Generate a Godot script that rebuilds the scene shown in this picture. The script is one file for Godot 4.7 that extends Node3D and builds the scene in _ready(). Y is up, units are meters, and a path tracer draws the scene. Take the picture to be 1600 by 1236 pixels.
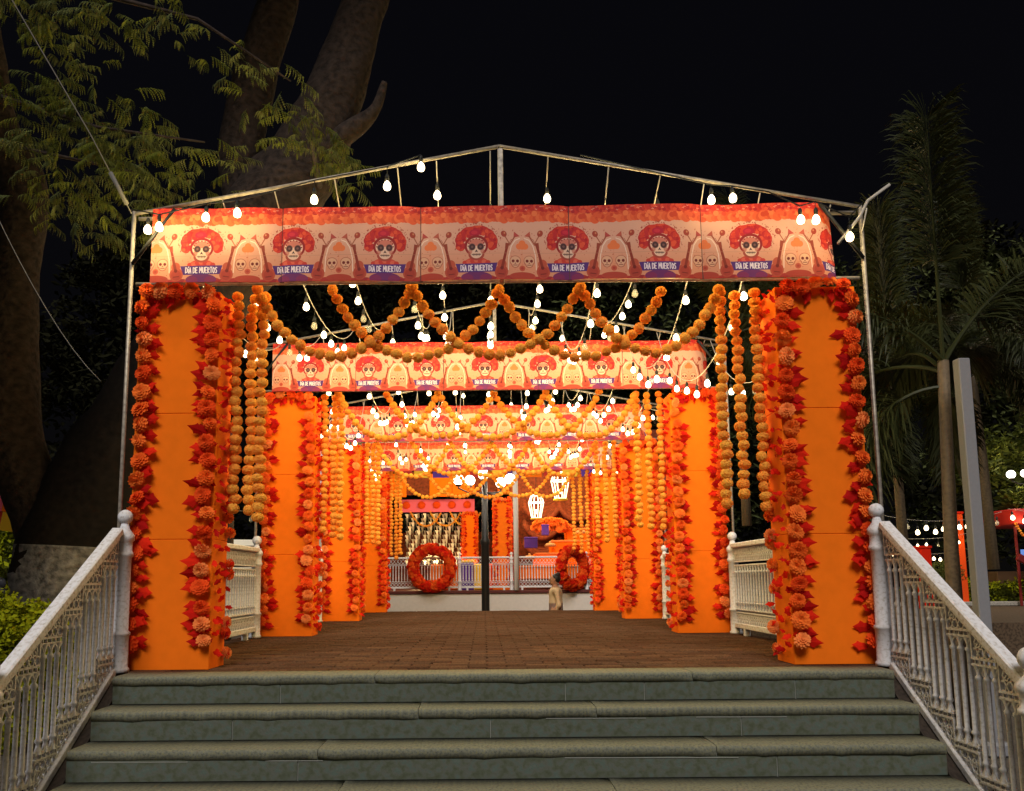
extends Node3D
# A flower arcade for the Day of the Dead at night: stone steps, four orange arches in a row, light strings, a kiosk behind.

var rng := RandomNumberGenerator.new()
var M := {}
var G := {}
var used := {}
const ARCH := [0.0, -3.1, -6.2, -9.3]
const FRONT := -0.12          # front faces of the columns, from each arch's own z
const WORD := ["front", "second", "third", "fourth"]
const ORD := ["first", "second", "third", "fourth", "fifth", "sixth", "seventh", "eighth", "ninth", "tenth", "eleventh", "twelfth", "thirteenth"]
const GROUND := -0.96

# ------------------------------------------------------------------ helpers
func numbered(n: String) -> String:
	var k: int = used.get(n, 0)
	used[n] = k + 1
	return n if k == 0 else "%s_%03d" % [n, k]

func thing(called: String, label: String, category: String, at := Vector3.ZERO, group := "", turn := 0.0) -> Node3D:
	var o := Node3D.new()
	o.name = numbered(called)
	add_child(o)
	o.position = at
	o.rotation.y = turn
	o.set_meta("label", label)
	o.set_meta("category", category)
	if group != "":
		o.set_meta("group", group)
	return o

func part(called: String, mesh: Mesh, m: Material, parent: Node, xf := Transform3D()) -> MeshInstance3D:
	var o := MeshInstance3D.new()
	o.mesh = mesh
	o.material_override = m
	o.name = called
	o.transform = xf
	parent.add_child(o, true)
	return o

func struct(called: String, mesh: Mesh, m: Material, label: String) -> MeshInstance3D:
	var o := MeshInstance3D.new()
	o.mesh = mesh
	o.material_override = m
	o.name = numbered(called)
	add_child(o)
	o.set_meta("kind", "structure")
	o.set_meta("label", label)
	return o

func many(called: String, mesh: Mesh, m: Material, parent: Node, places: Array) -> MultiMeshInstance3D:
	var mm := MultiMesh.new()
	mm.transform_format = MultiMesh.TRANSFORM_3D
	mm.mesh = mesh
	mm.instance_count = places.size()
	for i in places.size():
		mm.set_instance_transform(i, places[i])
	var o := MultiMeshInstance3D.new()
	o.multimesh = mm
	o.material_override = m
	o.name = called
	o.set_meta("kind", "stuff")
	parent.add_child(o, true)
	return o

func lin(r: float, g: float, b: float) -> Color:
	return Color(r, g, b).linear_to_srgb()

func mat(key: String, c: Color, rough := 0.8, tex: Texture2D = null, scale := 1.0, world := true) -> StandardMaterial3D:
	var m := StandardMaterial3D.new()
	m.resource_name = key
	m.albedo_color = c
	m.roughness = rough
	m.metallic_specular = 0.35
	if tex:
		m.albedo_texture = tex
		m.uv1_triplanar = true
		m.uv1_world_triplanar = world
		m.uv1_scale = Vector3.ONE * scale
	M[key] = m
	return m

func noise_tex(seed_: int, freq: float, stops: Array, size := 512, oct := 5, kind := FastNoiseLite.TYPE_SIMPLEX_SMOOTH) -> NoiseTexture2D:
	var n := FastNoiseLite.new()
	n.seed = seed_
	n.frequency = freq
	n.noise_type = kind
	n.fractal_octaves = oct
	var g := Gradient.new()
	var offs := PackedFloat32Array()
	var cols := PackedColorArray()
	for s in stops:
		offs.append(s[0])
		cols.append(s[1])
	g.offsets = offs
	g.colors = cols
	var t := NoiseTexture2D.new()
	t.width = size
	t.height = size
	t.seamless = true
	t.noise = n
	t.color_ramp = g
	return t

func through(m: StandardMaterial3D, k: float) -> void:      # thin petals and leaves let their own colour through
	var c := m.albedo_color.srgb_to_linear()
	var t := maxf(c.r, maxf(c.g, c.b))
	m.backlight_enabled = true
	m.backlight = lin(c.r / t * k, c.g / t * k, c.b / t * k)

func grey(v: float) -> Color:
	return Color(v, v, v)

func st_new(smooth := false) -> SurfaceTool:
	var st := SurfaceTool.new()
	st.begin(Mesh.PRIMITIVE_TRIANGLES)
	st.set_smooth_group(0 if smooth else -1)
	return st

func done(st: SurfaceTool) -> ArrayMesh:
	st.generate_normals()
	return st.commit()

func tri(st: SurfaceTool, a: Vector3, b: Vector3, c: Vector3) -> void:   # counter-clockwise seen from outside
	st.add_vertex(a); st.add_vertex(c); st.add_vertex(b)

func quad(st: SurfaceTool, a: Vector3, b: Vector3, c: Vector3, d: Vector3) -> void:
	tri(st, a, b, c); tri(st, a, c, d)

func oface(st: SurfaceTool, p: Array, ctr: Vector3) -> void:             # turned away from ctr
	var n: Vector3 = (p[1] - p[0]).cross(p[2] - p[0])
	var mid: Vector3 = (p[0] + p[1] + p[2]) / 3.0
	var q := p.duplicate()
	if n.dot(mid - ctr) < 0.0:
		q.reverse()
	for i in range(1, q.size() - 1):
		tri(st, q[0], q[i], q[i + 1])

func add_box(st: SurfaceTool, c: Vector3, s: Vector3, ch := 0.0, b := Basis()) -> void:
	var h := s / 2.0
	if ch <= 0.0:
		var v := []
		for i in 8:
			v.append(c + b * Vector3(h.x * (1 if i & 1 else -1), h.y * (1 if i & 2 else -1), h.z * (1 if i & 4 else -1)))
		for f in [[0, 1, 3, 2], [4, 5, 7, 6], [0, 1, 5, 4], [2, 3, 7, 6], [0, 2, 6, 4], [1, 3, 7, 5]]:
			oface(st, [v[f[0]], v[f[1]], v[f[2]], v[f[3]]], c)
		return
	var P := func(i: int, ax: int) -> Vector3:
		var sg := Vector3(1 if i & 1 else -1, 1 if i & 2 else -1, 1 if i & 4 else -1)
		var q := h - Vector3.ONE * ch
		q[ax] = h[ax]
		return c + b * (q * sg)
	for ax in 3:
		var m0 := 1 << ax
		var o1 := 1 << ((ax + 1) % 3)
		var o2 := 1 << ((ax + 2) % 3)
		for sgn in 2:
			var i0 := m0 * sgn
			oface(st, [P.call(i0, ax), P.call(i0 | o1, ax), P.call(i0 | o1 | o2, ax), P.call(i0 | o2, ax)], c)
		var a1 := (ax + 1) % 3
		var a2 := (ax + 2) % 3
		for k in 4:
			var base := (o1 if k & 1 else 0) | (o2 if k & 2 else 0)
			oface(st, [P.call(base, a1), P.call(base | m0, a1), P.call(base | m0, a2), P.call(base, a2)], c)
	for i in 8:
		oface(st, [P.call(i, 0), P.call(i, 1), P.call(i, 2)], c)

func box_mesh(s: Vector3, ch := 0.0, c := Vector3.ZERO) -> ArrayMesh:
	var st := st_new()
	add_box(st, c, s, ch)
	return done(st)

func add_tube(st: SurfaceTool, pts: Array, rad, sides := 8, caps := true, bump: FastNoiseLite = null, amp := 0.0) -> void:
	var n := pts.size()
	var rings := []
	var up := Vector3(0.13, 0.31, 0.94)
	for i in n:
		var t: Vector3 = (pts[mini(i + 1, n - 1)] - pts[maxi(i - 1, 0)]).normalized()
		var x := up.cross(t)
		if x.length() < 0.05:
			x = Vector3(1, 0, 0).cross(t)
		x = x.normalized()
		var y := t.cross(x)
		up = y.cross(x) if false else up
		var r: float = rad[i] if rad is Array else rad
		var ring := []
		for k in sides:
			var a := TAU * k / sides
			var d: Vector3 = x * cos(a) + y * sin(a)
			var rr := r
			if bump:
				var q: Vector3 = pts[i] + d * r
				rr = r * (1.0 + amp * bump.get_noise_3d(q.x * 40.0, q.y * 22.0, q.z * 40.0))
			ring.append(pts[i] + d * rr)
		rings.append(ring)
	for i in n - 1:
		for k in sides:
			var k2 := (k + 1) % sides
			quad(st, rings[i][k], rings[i][k2], rings[i + 1][k2], rings[i + 1][k])
	if caps:
		for k in range(1, sides - 1):
			tri(st, rings[0][0], rings[0][k + 1], rings[0][k])
			tri(st, rings[n - 1][0], rings[n - 1][k], rings[n - 1][k + 1])

func tube_mesh(pts: Array, rad, sides := 8) -> ArrayMesh:
	var st := st_new(true)
	add_tube(st, pts, rad, sides)
	return done(st)

func add_lathe(st: SurfaceTool, prof: Array, segs := 12, xf := Transform3D()) -> void:   # prof: Vector2(radius, height), from below upward
	for i in prof.size() - 1:
		for k in segs:
			var a := TAU * k / segs
			var b := TAU * (k + 1) / segs
			var p: Vector2 = prof[i]
			var q: Vector2 = prof[i + 1]
			var v0 := xf * Vector3(p.x * cos(a), p.y, -p.x * sin(a))
			var v1 := xf * Vector3(p.x * cos(b), p.y, -p.x * sin(b))
			var v2 := xf * Vector3(q.x * cos(b), q.y, -q.x * sin(b))
			var v3 := xf * Vector3(q.x * cos(a), q.y, -q.x * sin(a))
			if p.x > 1e-5:
				tri(st, v0, v1, v2)
			if q.x > 1e-5:
				tri(st, v0, v2, v3)

func lathe_mesh(prof: Array, segs := 12) -> ArrayMesh:
	var st := st_new(true)
	add_lathe(st, prof, segs)
	return done(st)

func ball_prof(r: float, y: float, n := 8) -> Array:
	var a := []
	for i in n + 1:
		var t := -PI / 2 + PI * i / n
		a.append(Vector2(maxf(r * cos(t), 0.0), y + r * sin(t)))
	return a

func catenary(a: Vector3, b: Vector3, sag: float, n: int) -> Array:
	var p := []
	for i in n + 1:
		var t := float(i) / n
		var u := 2.0 * t - 1.0
		p.append(a.lerp(b, t) - Vector3(0, sag * (1.0 - (cosh(1.6 * u) - 1.0) / (cosh(1.6) - 1.0)), 0))
	return p

func along(pts: Array, step: float) -> Array:       # evenly spaced points on a line
	var out := []
	var left := 0.0
	for i in pts.size() - 1:
		var a: Vector3 = pts[i]
		var b: Vector3 = pts[i + 1]
		var l := a.distance_to(b)
		while left <= l:
			out.append(a.lerp(b, left / l))
			left += step
		left -= l
	return out

func frame_to(y: Vector3, twist := 0.0) -> Basis:   # a basis whose y runs along that direction
	var d := y.normalized()
	var x := d.cross(Vector3(0.2, 0.1, 1.0))
	if x.length() < 0.05:
		x = d.cross(Vector3(1, 0, 0))
	x = x.normalized()
	return Basis(x, d, x.cross(d)) * Basis(Vector3.UP, twist)

# ------------------------------------------------------------------ materials
func make_materials() -> void:
	var blotch := noise_tex(3, 0.012, [[0.0, grey(0.62)], [0.45, grey(0.86)], [0.6, Color(0.95, 0.95, 0.92)], [1.0, grey(1.0)]])
	var grit := noise_tex(5, 0.05, [[0.0, grey(0.5)], [0.4, grey(0.8)], [0.55, grey(0.9)], [1.0, grey(1.0)]], 512, 6)
	var moss := noise_tex(9, 0.014, [[0.0, Color(0.62, 0.62, 0.58)], [0.4, Color(0.84, 0.84, 0.8)], [0.62, Color(0.95, 0.95, 0.92)], [0.72, Color(0.97, 0.93, 0.62)], [0.78, Color(0.95, 0.95, 0.92)], [1.0, Color(1, 1, 1)]], 1024, 7)
	var fine := noise_tex(11, 0.09, [[0.0, grey(0.0)], [1.0, grey(1.0)]], 512, 4)
	var bark := noise_tex(13, 0.02, [[0.0, grey(0.35)], [0.45, grey(0.7)], [1.0, grey(1.0)]], 512, 6)
	var weave := noise_tex(15, 0.03, [[0.0, grey(0.955)], [0.5, grey(0.98)], [1.0, grey(1.0)]], 512, 5)
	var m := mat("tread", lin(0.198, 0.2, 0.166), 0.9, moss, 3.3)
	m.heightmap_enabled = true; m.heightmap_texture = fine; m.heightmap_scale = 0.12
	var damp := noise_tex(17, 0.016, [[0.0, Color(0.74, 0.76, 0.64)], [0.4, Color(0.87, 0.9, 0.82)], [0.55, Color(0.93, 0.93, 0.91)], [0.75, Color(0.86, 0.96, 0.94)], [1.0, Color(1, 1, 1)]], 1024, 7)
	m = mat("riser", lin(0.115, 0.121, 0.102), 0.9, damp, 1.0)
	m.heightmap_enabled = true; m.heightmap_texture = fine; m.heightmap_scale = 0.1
	mat("stringer", lin(0.06, 0.045, 0.035), 0.9, grit, 1.4)
	m = mat("mortar", lin(0.24, 0.24, 0.21), 0.95)
	for k in 4:
		var c: Color = [lin(0.128, 0.062, 0.032), lin(0.098, 0.047, 0.026), lin(0.15, 0.076, 0.04), lin(0.112, 0.058, 0.034)][k]
		m = mat("paver%d" % k, c, 0.95, grit, 2.0)
		m.metallic_specular = 0.1
		m.heightmap_enabled = true; m.heightmap_texture = fine; m.heightmap_scale = 0.3
	mat("grout", lin(0.05, 0.034, 0.024), 0.95, grit, 2.0)
	mat("board", lin(0.9, 0.175, 0.009), 0.9, weave, 0.5)
	M.board.metallic_specular = 0.12
	M.board.heightmap_enabled = true; M.board.heightmap_texture = weave; M.board.heightmap_scale = 0.12
	mat("board_edge", lin(0.78, 0.13, 0.003), 0.9)
	for k in 4:
		var c: Color = [lin(0.86, 0.19, 0.03), lin(0.8, 0.085, 0.014), lin(0.84, 0.25, 0.065), lin(0.8, 0.125, 0.018)][k]
		m = mat("petal%d" % k, c, 0.95)
		m.metallic_specular = 0.1
		through(m, 0.3)
	for k in 3:
		var c: Color = [lin(0.5, 0.013, 0.007), lin(0.64, 0.022, 0.008), lin(0.36, 0.009, 0.008)][k]
		m = mat("leaf%d" % k, c, 0.95)
		m.metallic_specular = 0.08
		through(m, 0.3)
	for k in 2:
		m = mat("pompom%d" % k, [lin(0.9, 0.47, 0.075), lin(0.9, 0.39, 0.06)][k], 0.95)
		m.metallic_specular = 0.1
		through(m, 0.5)
	mat("white_iron", lin(0.72, 0.71, 0.73), 0.6, noise_tex(23, 0.03, [[0.0, Color(0.62, 0.57, 0.5)], [0.28, Color(0.85, 0.83, 0.8)], [0.45, grey(0.95)], [1.0, grey(1.0)]], 512, 6), 2.2)
	mat("white_paint", lin(0.6, 0.55, 0.5), 0.8, weave, 0.6)
	mat("pipe", lin(0.42, 0.36, 0.3), 0.45, blotch, 3.0).metallic = 0.3
	mat("wire", lin(0.45, 0.4, 0.34), 0.6)
	mat("dull_wire", lin(0.16, 0.145, 0.125), 0.7)
	mat("black", lin(0.012, 0.012, 0.012), 0.5)
	mat("black_iron", lin(0.015, 0.015, 0.016), 0.4)
	mat("clear_bulb", Color(0.9, 0.88, 0.8, 0.25), 0.1).transparency = BaseMaterial3D.TRANSPARENCY_ALPHA
	m = mat("bulb", lin(1, 0.85, 0.6), 0.3)
	m.emission_enabled = true; m.emission = Color(1.0, 0.9, 0.72); m.emission_energy_multiplier = 7.0
	m = mat("globe", lin(0.9, 0.9, 0.85), 0.3)
	m.emission_enabled = true; m.emission = Color(1.0, 0.96, 0.88); m.emission_energy_multiplier = 5.0
	m = mat("neon", lin(0.9, 0.9, 0.8), 0.3)
	m.emission_enabled = true; m.emission = Color(1.0, 0.97, 0.8); m.emission_energy_multiplier = 2.2
	m = mat("screen", lin(0.1, 0.1, 0.1), 0.3)
	m.emission_enabled = true; m.emission = Color(0.45, 0.65, 1.0); m.emission_energy_multiplier = 0.7
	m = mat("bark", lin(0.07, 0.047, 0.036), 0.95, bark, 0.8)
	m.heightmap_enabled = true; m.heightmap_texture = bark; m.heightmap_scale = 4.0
	mat("bark_shaded", lin(0.022, 0.015, 0.012), 0.95, bark, 0.8)  # darkened copy of bark: the lower trunk's shade is put into its colour
	m = mat("whitewash", lin(0.4, 0.37, 0.34), 0.95, bark, 0.9)
	m.heightmap_enabled = true; m.heightmap_texture = bark; m.heightmap_scale = 3.0
	for k in 3:
		m = mat("frond%d" % k, [lin(0.02, 0.023, 0.004), lin(0.011, 0.013, 0.004), lin(0.007, 0.008, 0.003)][k], 0.9)
		m.metallic_specular = 0.08
		through(m, 0.3)
	m = mat("hedge", lin(0.2, 0.22, 0.008), 0.8)
	m.metallic_specular = 0.08
	m = mat("far_leaf", lin(0.012, 0.012, 0.006), 0.9)
	m.metallic_specular = 0.05
	m = mat("palm_leaf", lin(0.026, 0.03, 0.009), 0.5)
	m.metallic_specular = 0.3
	m = mat("palm_stem", lin(0.16, 0.115, 0.07), 0.6, blotch, 3.0)
	mat("concrete", lin(0.21, 0.21, 0.225), 0.9, weave, 1.5)
	mat("paving", lin(0.1, 0.085, 0.07), 0.9, grit, 0.7)
	mat("dirt", lin(0.12, 0.08, 0.05), 0.95, grit, 0.6)
	mat("kerb", lin(0.4, 0.37, 0.32), 0.9, grit, 1.0)
	mat("deep_red", lin(0.16, 0.012, 0.012), 0.6)
	mat("brown", lin(0.1, 0.055, 0.03), 0.8)
	mat("cap_red", lin(0.09, 0.02, 0.018), 0.5)
	mat("maroon", lin(0.22, 0.04, 0.015), 0.8, blotch, 1.2)
	mat("purple", lin(0.09, 0.03, 0.24), 0.7)
	mat("yellow", lin(0.8, 0.5, 0.03), 0.7)
	mat("pink", lin(0.75, 0.12, 0.22), 0.7)
	mat("red", lin(0.45, 0.02, 0.015), 0.6)
	mat("bread", lin(0.45, 0.2, 0.07), 0.8)
	mat("foil", lin(0.6, 0.5, 0.42), 0.4).metallic = 0.3
	mat("hair", lin(0.012, 0.01, 0.009), 0.5)
	mat("dark_cloth", lin(0.02, 0.02, 0.024), 0.8)
	m = mat("person", Color(1, 1, 1), 0.75)
	m.vertex_color_use_as_albedo = true
	m = mat("print", Color(1, 1, 1), 0.7)
	m.albedo_texture = banner_print()
	m.backlight_enabled = true; m.backlight = Color(0.35, 0.35, 0.35)
	mat("batten", lin(0.12, 0.05, 0.04), 0.8)
	mat("car_white", lin(0.75, 0.75, 0.75), 0.3)
	mat("glass_dark", lin(0.02, 0.02, 0.025), 0.1)

# ------------------------------------------------------------------ the banner's flat print
var img: Image
const PX := 6.0

func paint(lo: Vector2, hi: Vector2, c: Color, f: Callable, soft := 0.0) -> void:
	var w := img.get_width()
	var h := img.get_height()
	for y in range(maxi(0, int((lo.y - 1) * PX)), mini(h, int((hi.y + 1) * PX))):
		for x in range(int((lo.x - 1) * PX), int((hi.x + 1) * PX)):
			var d: float = f.call(Vector2(x, y) / PX)
			var a := clampf(0.5 - d * PX, 0.0, 1.0) if soft == 0.0 else clampf(0.5 - d / soft, 0.0, 1.0)
			if a > 0.0:
				var xx := posmod(x, w)
				img.set_pixel(xx, y, img.get_pixel(xx, y).lerp(c, a * c.a) if a * c.a < 1.0 else c)

func dot(c: Vector2, r: Vector2, col: Color, turn := 0.0, soft := 0.0) -> void:
	var m := maxf(r.x, r.y)
	paint(c - Vector2(m, m), c + Vector2(m, m), col, func(p: Vector2) -> float:
		var q := (p - c).rotated(-turn)
		return ((q / r).length() - 1.0) * minf(r.x, r.y), soft)

func stroke(a: Vector2, b: Vector2, ra: float, rb: float, col: Color) -> void:
	var m := Vector2.ONE * maxf(ra, rb)
	paint(a.min(b) - m, a.max(b) + m, col, func(p: Vector2) -> float:
		var t := clampf((p - a).dot(b - a) / maxf((b - a).length_squared(), 1e-6), 0.0, 1.0)
		return p.distance_to(a.lerp(b, t)) - lerpf(ra, rb, t))

func poly(pts: PackedVector2Array, col: Color) -> void:
	var lo := pts[0]
	var hi := pts[0]
	for p in pts:
		lo = lo.min(p); hi = hi.max(p)
	paint(lo, hi, col, func(p: Vector2) -> float:
		var d := 1e9
		for i in pts.size():
			d = minf(d, p.distance_to(Geometry2D.get_closest_point_to_segment(p, pts[i], pts[(i + 1) % pts.size()])))
		return -d if Geometry2D.is_point_in_polygon(p, pts) else d)

func lines(pts: Array, r: float, col: Color) -> void:
	for i in pts.size() - 1:
		stroke(pts[i], pts[i + 1], r, r, col)

func letters(text: String, at: Vector2, h: float, col: Color) -> void:
	var glyph := {
		"D": [[0, 0, 0, 1, 0.5, 0.8, 0.55, 0.4, 0.4, 0.08, 0, 0]], "I": [[0.1, 0, 0.1, 1]], "i": [[0.1, 0.3, 0.1, 1], [0.1, 0.02, 0.2, -0.14]], "A": [[0, 1, 0.27, 0, 0.52, 1], [0.1, 0.66, 0.44, 0.66]],
		"E": [[0.45, 0, 0, 0, 0, 1, 0.45, 1], [0, 0.5, 0.36, 0.5]], "M": [[0, 1, 0.06, 0, 0.34, 0.6, 0.62, 0, 0.68, 1]], "U": [[0, 0, 0.02, 0.8, 0.25, 1, 0.46, 0.8, 0.5, 0]],
		"R": [[0, 1, 0, 0, 0.4, 0.1, 0.42, 0.38, 0, 0.52, 0.48, 1]], "T": [[0, 0, 0.52, 0], [0.26, 0, 0.26, 1]], "O": [[0.25, 0, 0.02, 0.25, 0.02, 0.75, 0.25, 1, 0.48, 0.75, 0.48, 0.25, 0.25, 0]],
		"S": [[0.45, 0.08, 0.2, 0, 0.02, 0.25, 0.42, 0.66, 0.36, 0.95, 0, 0.94]],
	}
	var wide := {"I": 0.34, "i": 0.36, "M": 0.9, " ": 0.42}
	var x := at.x
	var up := 0.0
	for k in text.length():
		var ch := text[k]
		for line in glyph.get(ch, []):
			var p := []
			for i in range(0, line.size(), 2):
				p.append(Vector2(x + line[i] * h * 0.62, at.y + up + line[i + 1] * h))
			lines(p, h * 0.085, col)
		x += h * 0.62 * float(wide.get(ch, 0.74))
		up = [0.0, 0.3, -0.2, 0.25][k % 4]

func skull(c: Vector2, s: float, face: Color, dark: Color, small: bool) -> void:
	dot(c + Vector2(0, -2.5) * s, Vector2(15, 13.5) * s, face)
	dot(c + Vector2(0, 9) * s, Vector2(9.5, 8) * s, face)
	if not small:
		dot(c + Vector2(0, -8.5) * s, Vector2(13.5, 5.5) * s, Color8(190, 70, 55, 150))
		dot(c + Vector2(-10, 6) * s, Vector2(3.4, 4.5) * s, Color8(190, 95, 75, 150), 0.5)
		dot(c + Vector2(10, 6) * s, Vector2(3.4, 4.5) * s, Color8(190, 95, 75, 150), -0.5)
		for k in 9:
			var a := PI + PI * k / 8.0
			dot(c + Vector2(13 * cos(a), -3 + 11.5 * sin(a)) * s, Vector2(1.1, 1.1) * s, Color8(150, 40, 35))
	for sx in [-1, 1]:
		if not small:
			dot(c + Vector2(6.8 * sx, -1.5) * s, Vector2(5.4, 5.6) * s, Color8(120, 75, 70))
		dot(c + Vector2(6.6 * sx, -1.5) * s, Vector2(4.4, 4.6) * s, dark)
		if not small:
			dot(c + Vector2(6.6 * sx, -1.5) * s, Vector2(2.0, 2.0) * s, Color8(120, 80, 75))
	poly(PackedVector2Array([c + Vector2(-2.6, 7.5) * s, c + Vector2(0, 2.6) * s, c + Vector2(2.6, 7.5) * s, c + Vector2(0, 6.3) * s]), dark)
	stroke(c + Vector2(-7, 11) * s, c + Vector2(7, 11) * s, 0.55 * s, 0.55 * s, dark)
	for k in 5:
		stroke(c + Vector2(-4.8 + 2.4 * k, 9.4) * s, c + Vector2(-4.8 + 2.4 * k, 12.8) * s, 0.35 * s, 0.35 * s, dark)

func banner_print() -> ImageTexture:
	var r := RandomNumberGenerator.new()
	r.seed = 21
	img = Image.create_empty(int(144 * PX), int(119 * PX), false, Image.FORMAT_RGB8)
	img.fill(Color8(222, 162, 134))
	# pale lower field, dots
	paint(Vector2(0, 52), Vector2(144, 119), Color8(220, 138, 100, 200), func(p: Vector2) -> float: return 78.0 - p.y, 40.0)
	for k in 110:
		var p := Vector2(r.randf() * 144, r.randf_range(38, 112))
		dot(p, Vector2.ONE * r.randf_range(0.4, 0.9), Color8(190, 95, 70, 200))
	# flower band along the top
	paint(Vector2(0, 0), Vector2(143, 22), Color8(220, 88, 48), func(p: Vector2) -> float: return p.y - 21.0)
	paint(Vector2(0, 0), Vector2(143, 12), Color8(196, 50, 36), func(p: Vector2) -> float: return p.y - 10.0, 3.0)
	for k in 26:
		dot(Vector2(k * 144.0 / 26 + r.randf_range(-1, 1), 19 + r.randf_range(0, 4)), Vector2.ONE * r.randf_range(5.2, 7.4), [Color8(226, 92, 48), Color8(214, 80, 42), Color8(232, 106, 58)][k % 3])
	for k in 40:
		dot(Vector2(r.randf() * 144, r.randf_range(11, 20)), Vector2.ONE * r.randf_range(2.5, 4.5), [Color8(222, 86, 46), Color8(206, 66, 36), Color8(236, 116, 64)][k % 3])
	for k in 30:
		dot(Vector2(k * 144.0 / 30, 4 + r.randf_range(-2, 3)), Vector2.ONE * r.randf_range(4.5, 7.0), [Color8(200, 48, 34), Color8(184, 38, 32), Color8(214, 66, 40)][k % 3])
	for k in 40:
		var p := Vector2(r.randf() * 144, r.randf_range(1, 11))
		dot(p, Vector2.ONE * r.randf_range(1.5, 3.0), [Color8(176, 32, 34), Color8(220, 80, 48), Color8(196, 46, 34)][k % 3])
	for k in 14:
		var p := Vector2(r.randf() * 144, r.randf_range(3, 9))
		lines([p, p + Vector2(1.2, -1.5), p + Vector2(2.2, 0.3), p + Vector2(3.4, -1.2)], 0.25, Color8(240, 170, 140))
	# lower border
	for k in 14:
		dot(Vector2(k * 144.0 / 14 + r.randf_range(-2, 2), 119), Vector2(r.randf_range(7, 11), r.randf_range(4, 7)), [Color8(176, 52, 44), Color8(160, 40, 44), Color8(192, 66, 50)][k % 3])
	# the altar between two crowned skulls
	var o := Vector2(0, 0)
	var line := Color8(240, 206, 180)
	for sx in [-1, 1]:
		lines([Vector2(sx * 4, 54), Vector2(sx * 11, 57), Vector2(sx * 17, 66), Vector2(sx * 21, 82), Vector2(sx * 22, 104)], 0.7, line)
		# rattle
		stroke(Vector2(sx * 27, 50), Vector2(sx * 19, 64), 0.9, 0.7, Color8(170, 90, 62))
		dot(Vector2(sx * 28.6, 46.5), Vector2(4.4, 5.2), Color8(166, 64, 46), sx * 0.5)
		dot(Vector2(sx * 27.6, 45), Vector2(1.5, 1.8), Color8(206, 120, 86))
		# trumpet
		poly(PackedVector2Array([Vector2(sx * 12.5, 43), Vector2(sx * 3.5, 50.5), Vector2(sx * 11, 52), Vector2(sx * 13.5, 53.5)]), Color8(186, 70, 62) if sx < 0 else Color8(190, 86, 66))
		stroke(Vector2(sx * 11.5, 51), Vector2(sx * 20, 65), 1.1, 0.8, Color8(160, 76, 54))
		lines([Vector2(sx * 14, 57), Vector2(sx * 17, 55.5), Vector2(sx * 20, 61), Vector2(sx * 17.5, 63)], 0.4, Color8(160, 90, 66))
		# guitar
		dot(Vector2(sx * 33, 107), Vector2(10.5, 11), Color8(186, 74, 52))
		dot(Vector2(sx * 31.8, 95), Vector2(7, 7.5), Color8(190, 80, 56))
		dot(Vector2(sx * 33, 108), Vector2(7.6, 8.2), Color8(174, 62, 46))
		stroke(Vector2(sx * 24, 68), Vector2(sx * 31.5, 100), 1.9, 2.3, Color8(142, 50, 34))
		poly(PackedVector2Array([Vector2(sx * 20, 62), Vector2(sx * 26, 61), Vector2(sx * 27, 70), Vector2(sx * 22.5, 71)]), Color8(150, 62, 42))
		dot(Vector2(sx * 32, 101), Vector2(2.6, 2.8), Color8(120, 36, 28))
		stroke(Vector2(sx * 29, 111), Vector2(sx * 37, 110), 0.8, 0.8, Color8(128, 40, 30))
		dot(Vector2(sx * 11, 90), Vector2(9, 8.4), Color8(186, 108, 82))
		dot(Vector2(sx * 11, 96), Vector2(6, 5), Color8(176, 92, 68))
		skull(Vector2(sx * 11, 91), 0.52, Color8(222, 164, 128), Color8(120, 40, 34), true)
	for q in [Vector2(-4.6, 67), Vector2(4.6, 67), Vector2(0, 62), Vector2(0, 67)]:
		dot(q, Vector2(5.2, 5.0), Color8(232, 118, 64))
	dot(Vector2(0, 102), Vector2(4.6, 4.4), Color8(196, 84, 60))
	dot(Vector2(0, 102), Vector2(2.2, 2.1), Color8(176, 64, 48))
	dot(Vector2(0, 114), Vector2(20, 6), Color8(180, 64, 46))
	# crowned skull
	var c := Vector2(72, 68)
	for k in 60:
		var a := r.randf_range(-PI - 0.5, 0.5)
		var q := c + Vector2(cos(a) * r.randf_range(34, 39), -10 + sin(a) * r.randf_range(27, 32))
		dot(q, Vector2.ONE * r.randf_range(0.5, 1.0), Color8(176, 80, 60))
	for k in 34:
		var a := -PI - 0.42 + (PI + 0.84) * k / 33.0
		dot(c + Vector2(cos(a) * 26.5, -9 + sin(a) * 20), Vector2.ONE * r.randf_range(5.5, 7.5), [Color8(196, 42, 34), Color8(210, 62, 40), Color8(184, 34, 36)][k % 3])
	for k in 60:
		var a := r.randf_range(-PI - 0.4, 0.4)
		var rr := r.randf_range(17, 30)
		dot(c + Vector2(cos(a) * rr, -9 + sin(a) * rr * 0.78), Vector2.ONE * r.randf_range(2.4, 4.6), [Color8(206, 56, 38), Color8(178, 30, 34), Color8(220, 78, 48), Color8(190, 40, 40)][k % 4])
	dot(c + Vector2(-2, -24), Vector2(9, 5.5), Color8(180, 28, 52))
	dot(c + Vector2(-3, -24.5), Vector2(5, 3), Color8(200, 44, 60))
	dot(c + Vector2(0, -11), Vector2(12, 7), Color8(120, 30, 30))
	# dress
	dot(c + Vector2(0, 26), Vector2(20, 11), Color8(206, 70, 52))
	for k in 7:
		dot(c + Vector2(-18 + 6 * k, 20 + absf(k - 3) * 1.2), Vector2(4, 3.4), Color8(220, 96, 72) if k % 2 else Color8(200, 60, 48))
	dot(c + Vector2(0, -3), Vector2(18.5, 17), Color8(150, 34, 34))
	dot(c + Vector2(0, 11), Vector2(12.5, 9), Color8(168, 70, 54))
	skull(c, 0.99, Color8(230, 186, 158), Color8(74, 44, 44), false)
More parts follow.
